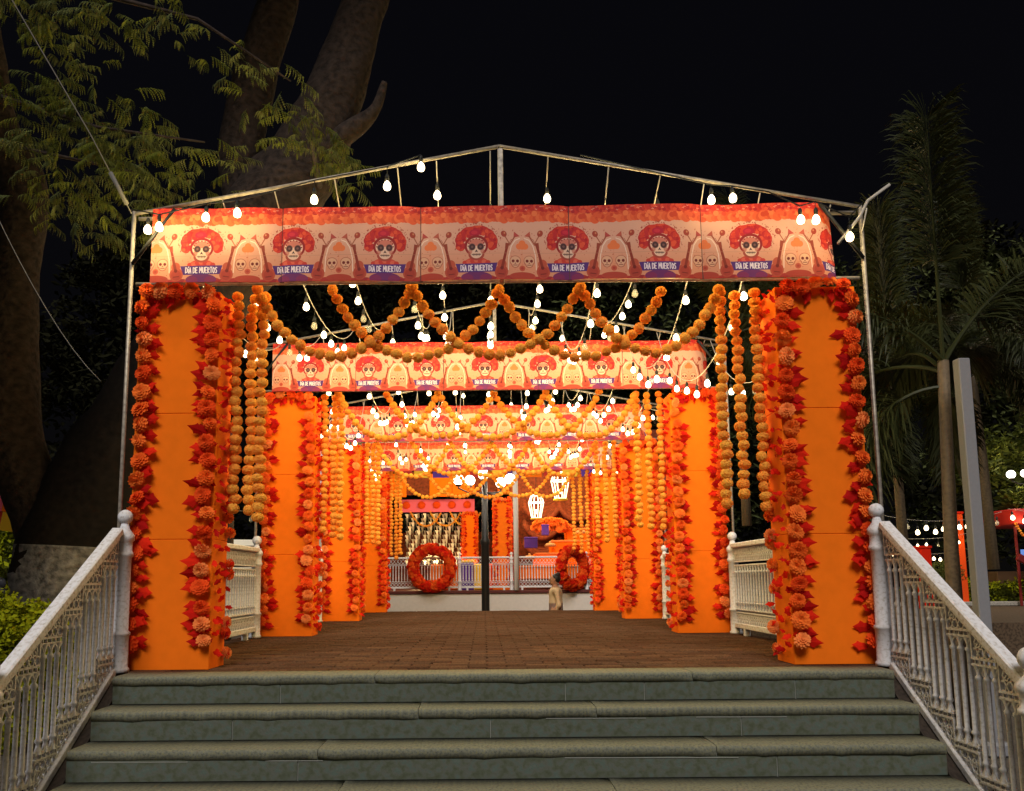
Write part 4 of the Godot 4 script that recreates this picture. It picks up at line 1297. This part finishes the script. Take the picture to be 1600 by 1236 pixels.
func frond(base: Vector3, dir: Vector3, length: float, droop: float, leaflet: float, plumose: float, seed_: int, first := 4) -> ArrayMesh:
	var rr := RandomNumberGenerator.new()
	rr.seed = seed_
	var st := st_new()
	var pts := []
	var p := base
	var d := dir.normalized()
	var n := 16
	for i in n + 1:
		pts.append(p)
		d = (d + Vector3(0, -droop / n, 0)).normalized()
		p += d * length / n
	var rad := []
	for i in n + 1:
		rad.append(lerpf(0.022, 0.004, float(i) / n))
	add_tube(st, pts, rad, 6)
	for i in range(first, n):
		for k in (90 if first > 4 else 44):
			var u := rr.randf()
			var a: Vector3 = pts[i].lerp(pts[i + 1], u)
			var t: Vector3 = (pts[i + 1] - pts[i]).normalized()
			var s := t.cross(Vector3(0.1, 1, 0.15)).normalized()
			var up := s.cross(t)
			var ang := (0.0 if k % 2 else PI) + rr.randf_range(-1, 1) * plumose * PI * 0.5
			var out_ := s * cos(ang) + up * sin(ang)
			var ld := (out_ + t * rr.randf_range(0.35, 0.9)).normalized()
			var fall := rr.randf_range(0.3, 0.8)
			var l := leaflet * rr.randf_range(0.7, 1.1) * (1.0 - (0.15 if first > 4 else 0.45) * absf(float(i) / n - 0.45))
			var w := 0.0095
			var wv := ld.cross(up + Vector3(0.05, 0.1, 0.02)).normalized() * w
			var m1 := a + ld * l * 0.45 + Vector3(0, -fall * l * 0.08, 0)
			var m2 := a + ld * l * 0.8 + Vector3(0, -fall * l * 0.3, 0)
			var e := a + ld * l * 0.95 + Vector3(0, -fall * l * 0.62, 0)
			tri(st, a, m1 + wv, m1 - wv)
			quad(st, m1 - wv, m1 + wv, m2 + wv * 0.8, m2 - wv * 0.8)
			tri(st, m2 - wv * 0.8, m2 + wv * 0.8, e)
	return done(st)

func palms() -> void:
	var t := thing("foxtail_palm", "tall palm with bushy upright frond behind the square concrete post", "palm tree", Vector3(4.2, GROUND, -2.35))
	var h := 3.5
	part("trunk", tube_mesh([Vector3(-0.08, 0, 0), Vector3(-0.06, h * 0.5, 0), Vector3(0, h, 0)], [0.085, 0.06, 0.05], 12), M.palm_stem, t)
	part("frond", frond(Vector3(0, h, 0), Vector3(0.01, 1, 0), 2.45, 0.05, 0.5, 1.0, 1, 6), M.palm_leaf, t)
	part("frond", frond(Vector3(0, h - 0.02, 0.02), Vector3(-0.75, 0.9, 0.1), 1.9, 1.6, 0.5, 0.7, 2), M.palm_leaf, t)
	part("frond", frond(Vector3(0, h - 0.02, 0.02), Vector3(0.55, 1.0, 0.05), 2.0, 1.2, 0.48, 0.7, 3), M.palm_leaf, t)
	part("frond", frond(Vector3(0, h - 0.1, -0.02), Vector3(-0.5, 0.5, -0.6), 1.9, 2.0, 0.5, 0.7, 4), M.palm_leaf, t)
	part("frond", frond(Vector3(0, h - 0.1, -0.02), Vector3(0.45, 0.8, -0.5), 1.7, 1.5, 0.42, 0.7, 5), M.palm_leaf, t)
	part("frond", frond(Vector3(0, h - 0.1, -0.02), Vector3(0.1, 0.8, -0.8), 2.1, 1.6, 0.5, 0.8, 6), M.palm_leaf, t)
	part("frond", frond(Vector3(0, h - 0.25, 0), Vector3(-0.7, 0.1, -0.2), 1.5, 2.4, 0.46, 0.7, 7), M.palm_leaf, t)
	part("frond", frond(Vector3(0, h - 0.25, 0), Vector3(0.5, 0.3, -0.8), 1.2, 2.0, 0.36, 0.7, 8), M.palm_leaf, t)
	for k in 3:
		var c: Node3D = t.duplicate()
		c.name = numbered("foxtail_palm")
		add_child(c)
		c.position = [Vector3(5.3, GROUND + 0.55, -5.5), Vector3(7.6, GROUND + 1.6, -7.5), Vector3(4.4, GROUND + 2.4, -9.0)][k]
		c.rotation.y = [1.3, 2.6, 4.0][k]
		c.set_meta("label", ["dark lower palm between the right front column and the concrete post", "dark lower palm right of the concrete post at the frame edge", "tall dim palm fronds above the right end of the arcade"][k])
	var post := thing("concrete_post", "plain square grey concrete post right of the stairs", "post", Vector3(4.16, GROUND, -2.0))
	part("shaft", box_mesh(Vector3(0.104, 3.42, 0.1), 0.008), M.concrete, post, Transform3D(Basis(Vector3.UP, 0.02), Vector3(0, 1.71, 0)))
	part("footing", box_mesh(Vector3(0.22, 0.12, 0.22), 0.02), M.concrete, post, Transform3D(Basis(Vector3.UP, 0.12), Vector3(0, 0.06, 0)))

# ------------------------------------------------------------------ people
func sdf_mesh(st: SurfaceTool, f: Callable, color: Callable, lo: Vector3, hi: Vector3, cell: float) -> void:
	var n := Vector3i(((hi - lo) / cell).ceil()) + Vector3i.ONE
	var v := PackedFloat32Array()
	v.resize(n.x * n.y * n.z)
	for k in n.z:
		for j in n.y:
			for i in n.x:
				v[i + n.x * (j + n.y * k)] = f.call(lo + Vector3(i, j, k) * cell)
	var at := {}
	for k in n.z - 1:
		for j in n.y - 1:
			for i in n.x - 1:
				var sum := Vector3.ZERO
				var cnt := 0
				for e in [[0, 1], [2, 3], [4, 5], [6, 7], [0, 2], [1, 3], [4, 6], [5, 7], [0, 4], [1, 5], [2, 6], [3, 7]]:
					var a: int = e[0]
					var b: int = e[1]
					var ca := Vector3i(a & 1, (a >> 1) & 1, a >> 2)
					var cb := Vector3i(b & 1, (b >> 1) & 1, b >> 2)
					var va := v[i + ca.x + n.x * (j + ca.y + n.y * (k + ca.z))]
					var vb := v[i + cb.x + n.x * (j + cb.y + n.y * (k + cb.z))]
					if (va < 0.0) != (vb < 0.0):
						sum += Vector3(ca).lerp(Vector3(cb), va / (va - vb))
						cnt += 1
				if cnt:
					at[Vector3i(i, j, k)] = lo + (Vector3(i, j, k) + sum / cnt) * cell
	for k in range(1, n.z - 1):
		for j in range(1, n.y - 1):
			for i in range(1, n.x - 1):
				var v0 := v[i + n.x * (j + n.y * k)]
				for ax in 3:
					var d := Vector3i.ZERO
					d[ax] = 1
					var v1 := v[i + d.x + n.x * (j + d.y + n.y * (k + d.z))]
					if (v0 < 0.0) == (v1 < 0.0):
						continue
					var u := Vector3i.ZERO
					var w := Vector3i.ZERO
					u[(ax + 1) % 3] = 1
					w[(ax + 2) % 3] = 1
					var c := Vector3i(i, j, k)
					var q := [c - u - w, c - w, c, c - u]
					if v0 > 0.0:
						q.reverse()
					if at.has(q[0]) and at.has(q[1]) and at.has(q[2]) and at.has(q[3]):
						for m in [0, 2, 1, 0, 3, 2]:
							var p: Vector3 = at[q[m]]
							st.set_color(color.call(p))
							st.add_vertex(p)

func cap(p: Vector3, a: Vector3, b: Vector3, ra: float, rb: float) -> float:
	var t := clampf((p - a).dot(b - a) / (b - a).length_squared(), 0.0, 1.0)
	return p.distance_to(a.lerp(b, t)) - lerpf(ra, rb, t)

func smin(a: float, b: float, k: float) -> float:
	var h := maxf(k - absf(a - b), 0.0) / k
	return minf(a, b) - h * h * k * 0.25

func person_shape() -> ArrayMesh:
	# 1.6 m, faces +z, walking, forearms bent forward
	var bones := [
		[Vector3(0, 0.92, 0), Vector3(0, 1.05, 0), 0.14, 0.125], [Vector3(0, 1.05, 0), Vector3(0, 1.24, 0), 0.12, 0.135], [Vector3(-0.13, 1.29, 0), Vector3(0.13, 1.29, 0), 0.075, 0.075], [Vector3(0, 1.3, 0), Vector3(0, 1.4, 0.015), 0.055, 0.048],
		[Vector3(-0.085, 0.88, 0), Vector3(-0.085, 0.47, 0.1), 0.1, 0.068], [Vector3(-0.085, 0.47, 0.1), Vector3(-0.085, 0.08, 0.08), 0.065, 0.042], [Vector3(-0.085, 0.04, 0.06), Vector3(-0.085, 0.03, 0.22), 0.038, 0.03],
		[Vector3(0.085, 0.88, 0), Vector3(0.085, 0.46, -0.02), 0.1, 0.068], [Vector3(0.085, 0.46, -0.02), Vector3(0.085, 0.1, -0.2), 0.065, 0.042], [Vector3(0.085, 0.05, -0.22), Vector3(0.085, 0.025, -0.07), 0.038, 0.03],
		[Vector3(-0.19, 1.29, 0), Vector3(-0.2, 1.02, -0.02), 0.052, 0.044], [Vector3(-0.2, 1.02, -0.02), Vector3(-0.13, 0.86, 0.1), 0.042, 0.03],
		[Vector3(0.19, 1.29, 0), Vector3(0.2, 1.02, -0.04), 0.052, 0.044], [Vector3(0.2, 1.02, -0.04), Vector3(0.15, 0.86, 0.06), 0.042, 0.03],
	]
	var body := func(p: Vector3) -> float:
		var d := 1e9
		for b in bones:
			d = smin(d, cap(p, b[0], b[1], b[2], b[3]), 0.05)
		return d
	var head := func(p: Vector3) -> float:
		var q := p - Vector3(0, 1.5, 0.025)
		var d := (q / Vector3(0.074, 0.1, 0.09)).length() * 0.085 - 0.085
		d = smin(d, cap(p, Vector3(0, 1.36, 0.0), Vector3(0, 1.44, 0.012), 0.048, 0.046), 0.03)
		d = smin(d, cap(p, Vector3(0, 1.425, 0.06), Vector3(0, 1.435, 0.085), 0.028, 0.022), 0.03)
		d = smin(d, cap(p, Vector3(0, 1.51, 0.112), Vector3(0, 1.482, 0.128), 0.009, 0.013), 0.014)
		for s in [-1.0, 1.0]:
			d = smin(d, cap(p, Vector3(s * 0.076, 1.51, 0.02), Vector3(s * 0.078, 1.48, 0.022), 0.016, 0.01), 0.008)
			d = maxf(d, 0.012 - p.distance_to(Vector3(s * 0.03, 1.503, 0.122)))
		d = smin(d, cap(p, Vector3(-0.02, 1.455, 0.108), Vector3(0.02, 1.455, 0.108), 0.007, 0.007), 0.01)
		return d
	var skin := Color(0.3, 0.15, 0.09)
	var bc := func(p: Vector3) -> Color:
		if p.y > 1.35 or (absf(p.x) > 0.1 and p.y < 0.97 and p.y > 0.82 and p.z > 0.02): return skin
		if p.y > 1.06 or absf(p.x) > 0.185: return Color(0.42, 0.3, 0.18)
		if p.y < 0.09: return Color(0.03, 0.03, 0.03)
		return Color(0.16, 0.1, 0.085)
	var hc := func(p: Vector3) -> Color:
		for s in [-1.0, 1.0]:
			if p.distance_to(Vector3(s * 0.03, 1.503, 0.112)) < 0.016: return Color(0.02, 0.015, 0.01)
		if absf(p.y - 1.455) < 0.006 and absf(p.x) < 0.024 and p.z > 0.09: return Color(0.25, 0.06, 0.05)
		return skin
	var st := st_new(true)
	sdf_mesh(st, body, bc, Vector3(-0.34, -0.05, -0.34), Vector3(0.34, 1.44, 0.34), 0.024)
	sdf_mesh(st, head, hc, Vector3(-0.11, 1.34, -0.1), Vector3(0.11, 1.63, 0.16), 0.0095)
	for s in [-1.0, 1.0]:
		var w := Vector3(s * (0.13 if s < 0 else 0.15), 0.86, 0.1 if s < 0 else 0.06)
		var hand := func(p: Vector3) -> float:
			p = w + Vector3(p.x - w.x, p.z - w.z, w.y - p.y)
			var d := cap(p, w, w + Vector3(-s * 0.015, 0, 0.06), 0.024, 0.03)
			for k in 4:
				var o := Vector3(-s * 0.015, -0.026 + 0.017 * k, 0.08)
				var l: float = [0.026, 0.032, 0.035, 0.03][k]
				d = smin(d, cap(p, w + o, w + o + Vector3(-s * 0.006, 0, l), 0.0088, 0.008), 0.006)
				d = smin(d, cap(p, w + o + Vector3(-s * 0.006, 0, l), w + o + Vector3(-s * 0.03, 0, l + 0.018), 0.008, 0.007), 0.004)
			d = smin(d, cap(p, w + Vector3(0, 0.02, 0.03), w + Vector3(-s * 0.02, 0.05, 0.06), 0.012, 0.009), 0.008)
			return d
		sdf_mesh(st, hand, func(_p: Vector3) -> Color: return skin, w + Vector3(-0.085, -0.16, -0.06), w + Vector3(0.085, 0.04, 0.08), 0.0075)
	return done(st)

func people() -> void:
	G.person = person_shape()
	var hs := st_new(true)
	add_lathe(hs, ball_prof(0.096, 0.0, 10), 14, Transform3D(Basis.from_scale(Vector3(0.9, 1.0, 0.98)), Vector3(0, 1.528, -0.012)))
	add_lathe(hs, ball_prof(0.048, 0.0, 8), 10, Transform3D(Basis(), Vector3(0, 1.6, -0.055)))
	G.hair = done(hs)
	var who := [["walking person with dark bun, cream top and grey skirt in front of kiosk", Vector3(1.28, GROUND, -10.95), -PI / 2, 1.0, M.person],
		["person in dark clothes standing left of another by the far hedge", Vector3(-11.1, GROUND, -14.5), 0.6, 1.12, M.dark_cloth], ["person in dark clothes beside another near the whitewashed tree", Vector3(-10.7, GROUND, -14.2), 2.5, 1.08, M.dark_cloth], ["person with blue top at the left frame edge behind the hedge", Vector3(-11.75, GROUND, -14.8), 1.2, 1.02, M.purple]]
	for w in who:
		var t := thing("person", w[0], "person", w[1], "", w[2])
		t.scale = Vector3.ONE * float(w[3])
		part("body", G.person, M.person if w[4] == M.person else M.dark_cloth, t)
		part("hair", G.hair, M.hair, t)

# ------------------------------------------------------------------ surroundings
func surroundings() -> void:
	# cables from the left front corner
	var c := thing("guy_wire", "thin pale wire running up left from the front frame's corner", "wire", Vector3(-2.4, 2.95, 0))
	part("wire", tube_mesh([Vector3(0, 0, 0), Vector3(-0.25, 0.5, 0.1), Vector3(-0.77, 1.4, 0.2), Vector3(-1.6, 2.9, 0.4)], 0.004, 5), M.dull_wire, c)
	part("turnbuckle", tube_mesh([Vector3(-0.03, 0.06, 0.01), Vector3(-0.13, 0.26, 0.05)], 0.014, 6), M.dull_wire, c)
	c = thing("guy_wire", "thin slack wire crossing the dark trunk at left", "wire", Vector3(-2.5, 1.7, 0.1))
	part("wire", tube_mesh(catenary(Vector3(0, 0.1, 0), Vector3(-1.0, 2.0, 0.2), 0.2, 12), 0.003, 5), M.dull_wire, c)
	c = thing("guy_wire", "pale strap tied up at the right corner of the front frame", "wire", Vector3(2.4, 2.98, 0))
	part("strap", tube_mesh([Vector3(-0.2, -0.3, 0.05), Vector3(-0.05, -0.12, 0.05), Vector3(0.02, 0.0, 0.03), Vector3(0.16, 0.1, 0.05)], 0.011, 5), M.wire, c)
	part("loose_end", tube_mesh([Vector3(0.0, -0.06, 0.05), Vector3(-0.04, -0.22, 0.05)], 0.005, 5), M.wire, c)
	# left
	bush("hedge", "yellow green clipped hedge below the left stair railing", Vector3(-4.9, GROUND, -2.6), [[Vector3(-0.6, 0.95, 0), Vector3(0.75, 0.5, 0.6)], [Vector3(0.1, 0.95, 0.1), Vector3(0.7, 0.5, 0.6)], [Vector3(0.55, 0.9, 0.1), Vector3(0.4, 0.45, 0.5)], [Vector3(0, 0.45, 0), Vector3(1.2, 0.5, 0.7)]], 900, [M.hedge, M.hedge], 0.85, "hedge")
	bush("round_tree", "small lit green tree far left beyond the people", Vector3(-12.9, GROUND, -17), [[Vector3(0, 2.4, 0), Vector3(1.2, 0.9, 1.0)], [Vector3(-1.2, 2.0, 0.2), Vector3(0.9, 0.8, 0.8)], [Vector3(0.8, 1.9, 0.4), Vector3(0.8, 0.7, 0.8)]], 220, [M.hedge, M.frond0], 1.5, "tree", 1.9)
	var pp := thing("paper_bunting", "bright pink, yellow and purple cut paper sheet at the left frame edge", "bunting", Vector3(-8.3, 1.5, -8.2))
	for k in 6:
		part("paper_flag", box_mesh(Vector3(0.36, 0.3, 0.006)), [M.yellow, M.pink, M.board, M.purple, M.red, M.yellow][k], pp, Transform3D(Basis(Vector3(0, 0, 1), -0.15), Vector3(-0.2 + 0.37 * (k % 3), 0.45 - 0.31 * int(k / 3.0) - 0.05 * (k % 3), 0.01 * k)))
	var sc := thing("lit_sign", "small bright blue and white screen on a pole far left", "sign", Vector3(-11.75, GROUND, -15.8))
	part("pole", tube_mesh([Vector3(0, 0, 0), Vector3(0, 2.2, 0)], 0.04, 8), M.pipe, sc)
	part("screen", box_mesh(Vector3(0.42, 0.55, 0.08), 0.01), M.screen, sc, Transform3D(Basis(), Vector3(0, 2.4, 0.05)))
	for k in 5:
		var fl := thing("pennant", ["red", "orange", "red", "pink", "yellow"][k] + " pennant, %s from the left behind the far left people" % ORD[k], "flag", Vector3(-13.2 + 0.55 * k, 0.95, -17.5), "small pennants at far left")
		part("flag", box_mesh(Vector3(0.34, 0.3, 0.01)), [M.red, M.board, M.red, M.pink, M.yellow][k], fl)
		part("pole", tube_mesh([Vector3(0, -1.9, -0.02), Vector3(0, 0.2, -0.02)], 0.015, 5), M.pipe, fl)
	# a parked van in the gap left of the second column
	var van := thing("parked_van", "white van glimpsed above the left side railing", "van", Vector3(-6.3, GROUND, -14.5), "", 0.3)
	part("body", box_mesh(Vector3(3.4, 1.2, 1.7), 0.18), M.car_white, van, Transform3D(Basis(), Vector3(0, 1.25, 0)))
	part("cabin", box_mesh(Vector3(2.6, 0.9, 1.55), 0.22), M.car_white, van, Transform3D(Basis(), Vector3(-0.2, 2.05, 0)))
	for s in [-1.0, 1.0]:
		part("window", box_mesh(Vector3(1.9, 0.5, 0.05), 0.02), M.glass_dark, van, Transform3D(Basis(), Vector3(-0.2, 2.1, s * 0.765)))
		for q in [-1.0, 1.0]:
			part("wheel", lathe_mesh([Vector2(0, -0.1), Vector2(0.3, -0.1), Vector2(0.34, -0.05), Vector2(0.34, 0.05), Vector2(0.3, 0.1), Vector2(0, 0.1)], 16), M.black, van, Transform3D(Basis(Vector3.RIGHT, PI / 2), Vector3(q * 1.1, 0.34, s * 0.8)))
		part("headlight", lathe_mesh(ball_prof(0.12, 0, 6), 10), M.car_white, van, Transform3D(Basis(), Vector3(1.7, 1.2, s * 0.6)))
	# dark slim posts seen through the side openings
	for k in 2:
		var tk := thing("slim_post", ["slim dark post beyond the left side railing", "slim dark post beyond the right side railing"][k], "post", Vector3([-3.35, 3.6][k], GROUND, [-5.2, -4.6][k]))
		part("shaft", tube_mesh([Vector3(0, 0, 0), Vector3(0.01, 2.0, 0), Vector3(-0.01, 3.3, 0)], [0.1, 0.085, 0.08], 10), M.bark, tk)
		part("cap", lathe_mesh(ball_prof(0.09, 3.32, 6), 10), M.bark, tk)
	# right: planting bed with kerb, stall, bulbs, hedge
	struct("garden_bed", box_mesh(Vector3(26, 0.72, 24), 0.0, Vector3(17, -0.62, -21.2)), M.dirt, "raised bare earth bed beyond the right stairs")
	struct("bed_kerb", box_mesh(Vector3(26, 0.12, 0.25), 0.02, Vector3(17.6, -0.2, -17.2)), M.kerb, "pale kerb across the earth bed")
	bush("hedge", "low dark green hedge behind the pale kerb at right", Vector3(15.0, -0.26, -18.2), [[Vector3(-1.8, 0.3, 0), Vector3(1.6, 0.4, 0.5)], [Vector3(0.6, 0.3, 0), Vector3(1.6, 0.4, 0.5)], [Vector3(2.6, 0.32, 0), Vector3(1.4, 0.4, 0.5)]], 300, [M.hedge, M.frond0], 0.95, "hedge")
	bush("round_bush", "dark clipped round bush between two orange posts at right", Vector3(12.0, -0.26, -16.6), [[Vector3(0, 0.85, 0), Vector3(0.5, 0.36, 0.5)]], 300, [M.frond2, M.frond1], 0.9, "bush", 0.5)
	var arc := thing("far_stall", "red canopied stall with posts at the right frame edge", "stall", Vector3(14.6, -0.26, -17.9))
	part("canopy", box_mesh(Vector3(3.4, 0.42, 2.2), 0.03), M.red, arc, Transform3D(Basis(), Vector3(1.2, 2.38, 0)))
	for k in 3:
		part("post", box_mesh(Vector3(0.06, 2.2, 0.06), 0.01), M.deep_red, arc, Transform3D(Basis(), Vector3(-0.4 + 1.5 * k, 1.1, 0.95)))
	part("beam", box_mesh(Vector3(2.4, 0.18, 0.12), 0.01), M.deep_red, arc, Transform3D(Basis(Vector3(0, 0, 1), -0.5), Vector3(0.3, 0.72, 1.5)))
	part("counter", box_mesh(Vector3(3.0, 0.75, 0.6), 0.02), M.brown, arc, Transform3D(Basis(), Vector3(1.3, 0.55, -0.6)))
	for k in 3:
		swag("%s red orange swag from the left under the far right stall canopy" % ORD[k], Vector3(14.1 + 0.7 * k, 1.92, -16.75), Vector3(14.9 + 0.7 * k, 1.92, -16.75), 0.42)
	var pot := thing("planter_box", "dark square planter box on the kerb at the right frame edge", "planter", Vector3(15.0, -0.2, -17.0))
	part("box", box_mesh(Vector3(0.6, 0.42, 0.4), 0.02), M.black, pot, Transform3D(Basis(), Vector3(0, 0.27, 0)))
	part("rim", box_mesh(Vector3(0.68, 0.06, 0.46), 0.01), M.black, pot, Transform3D(Basis(), Vector3(0, 0.5, 0)))
	var sg := thing("lit_sign", "small bright blue lit sign at the right frame edge", "sign", Vector3(15.6, -0.26, -18.6))
	part("pole", tube_mesh([Vector3(0, 0, 0), Vector3(0, 1.2, 0)], 0.03, 6), M.pipe, sg)
	part("screen", box_mesh(Vector3(0.5, 0.4, 0.06), 0.01), M.screen, sg, Transform3D(Basis(), Vector3(0, 1.35, 0.05)))
	for k in 2:
		var op := thing("orange_post", ["short red orange post left of the round bush", "taller orange flowered post right of the round bush"][k], "post", Vector3([10.9, 12.85][k], -0.26, [-15.5, -17.4][k]))
		part("shaft", box_mesh(Vector3([0.26, 0.3][k], [1.5, 2.5][k], 0.3), 0.02), M.petal1 if k else M.leaf1, op, Transform3D(Basis(), Vector3(0, [0.75, 1.25][k], 0)))
		part("cap", box_mesh(Vector3([0.3, 0.34][k], 0.06, 0.34), 0.01), M.leaf1, op, Transform3D(Basis(), Vector3(0, [1.53, 2.53][k], 0)))
	var fs := [["long string of warm bulbs across the far right garden", Vector3(9.6, 2.2, -15.5), Vector3(13.4, 2.2, -16.2), 0.25, 0.24, 2.1], ["second lower string of warm bulbs far right", Vector3(10.0, 1.75, -16.8), Vector3(13.2, 1.75, -17.2), 0.2, 0.3, 1.3], ["string of bulbs along the far right stall canopy", Vector3(13.9, 2.32, -16.7), Vector3(16.9, 2.3, -16.7), 0.12, 0.3, 2.1], ["low cluster string of bulbs behind the round bush", Vector3(11.4, 1.35, -18.2), Vector3(13.4, 1.3, -18.2), 0.15, 0.17, 1.6]]
	for f in fs:
		light_string(f[0], catenary(f[1], f[2], f[3], 14), f[4], 0.1, 0.05, f[5])
	globe_lamp("globe lamp post at the right frame edge among dark leaves", Vector3(15.1, -0.26, -17.5), 3.6, 4, 1.0, 0.45)
	bush("leafy_tree", "dim leafy tree round the lamp at the right frame edge", Vector3(16.5, -0.26, -19.5), [[Vector3(-1.2, 4.2, 0), Vector3(1.6, 0.9, 1.2)], [Vector3(1.2, 4.8, 0), Vector3(2, 1.4, 1.4)], [Vector3(-0.4, 2.9, 1.0), Vector3(1.0, 0.5, 0.8)]], 160, [M.frond0, M.frond1], 1.8, "tree", 3.0)
	var fd := thing("food_stall", "small stall with yellow awning glimpsed beyond the right side railing", "stall", Vector3(7.4, GROUND, -14.2))
	part("awning", box_mesh(Vector3(1.6, 0.25, 1.2), 0.05), M.yellow, fd, Transform3D(Basis(Vector3.RIGHT, 0.25), Vector3(0, 3.1, 0.3)))
	part("counter", box_mesh(Vector3(1.5, 1.9, 0.6), 0.03), M.red, fd, Transform3D(Basis(), Vector3(0, 0.95, 0)))
	for s in [-1.0, 1.0]:
		part("post", tube_mesh([Vector3(s * 0.7, 0, 0.3), Vector3(s * 0.7, 3.0, 0.3)], 0.03, 6), M.pipe, fd)
	light_string("bulbs under the yellow awning beyond the right side railing", [Vector3(6.7, 1.95, -13.5), Vector3(8.1, 1.95, -13.5)], 0.5, 0.1, 0.3, 1.6)
	light_string("bulbs strung above the white van at left", [Vector3(-7.4, 2.1, -12.6), Vector3(-5.2, 2.1, -12.8)], 0.5, 0.1, 0.4, 1.6)
	globe_lamp("black lamp post with white globes standing between arcade and kiosk", Vector3(-0.08, GROUND, -12.4), 3.62, 5, 2.0, 0.58)
	# dark trees behind everything
	for k in 7:
		var x: float = [-16, -9, -3.5, 2.5, 8, 14, 21][k]
		bush("far_tree", "%s dark far tree from the left against the night sky" % ORD[k], Vector3(x, GROUND, -30 - 3 * (k % 2)), [[Vector3(0, 5, 0), Vector3(4.2, 3, 2)], [Vector3(2, 9.5, 0.5), Vector3(3.6, 3, 2)], [Vector3(-2.4, 11, 0), Vector3(3.6, 3, 2)], [Vector3(1, 14.5, 0), Vector3(3.8, 2.4, 2)]], 240, [M.far_leaf, M.frond2 if k > 3 else M.far_leaf], 3.0, "tree", 4.5)

func _ready() -> void:
	rng.seed = 7
	# camera: level verticals in the photo ask for a shifted lens
	var cam := Camera3D.new()
	cam.name = "camera"
	add_child(cam)
	cam.position = Vector3(-0.108, 0.54, 5.12)
	cam.basis = Basis(Vector3.RIGHT, atan(159.0 / 1280.0)) * Basis(Vector3(0, 0, 1), deg_to_rad(-0.5))
	cam.projection = Camera3D.PROJECTION_FRUSTUM
	cam.near = 0.1
	cam.far = 300.0
	cam.size = 0.1 * 1236.0 / 1280.0
	cam.frustum_offset = Vector2(0.1 * 45.0 / 1280.0, 0.1 * 130.0 / 1280.0)
	cam.current = true
	var env := Environment.new()
	env.background_mode = Environment.BG_SKY
	var sky := ProceduralSkyMaterial.new()
	sky.sky_top_color = Color(0.028, 0.028, 0.042)
	sky.sky_horizon_color = Color(0.04, 0.036, 0.034)
	sky.ground_bottom_color = Color(0.02, 0.02, 0.02)
	sky.ground_horizon_color = Color(0.03, 0.03, 0.03)
	env.sky = Sky.new()
	env.sky.sky_material = sky
	env.tonemap_mode = Environment.TONE_MAPPER_LINEAR
	env.tonemap_exposure = 1.0
	env.sdfgi_enabled = true
	env.ssao_enabled = true
	env.ssil_enabled = true
	var we := WorldEnvironment.new()
	we.name = "world_environment"
	we.environment = env
	add_child(we)
	var sun := DirectionalLight3D.new()
	sun.name = "plaza_light"
	sun.light_color = Color(1.0, 0.98, 0.965)
	sun.light_energy = 0.72
	sun.light_angular_distance = 22.0
	sun.shadow_enabled = true
	sun.rotation_degrees = Vector3(-46, -5, 0)
	add_child(sun)

	make_materials()
	make_shapes()
	floor_and_stairs()
	arcade()
	railings()
	kiosk()
	big_trees()
	palms()
	people()
	surroundings()
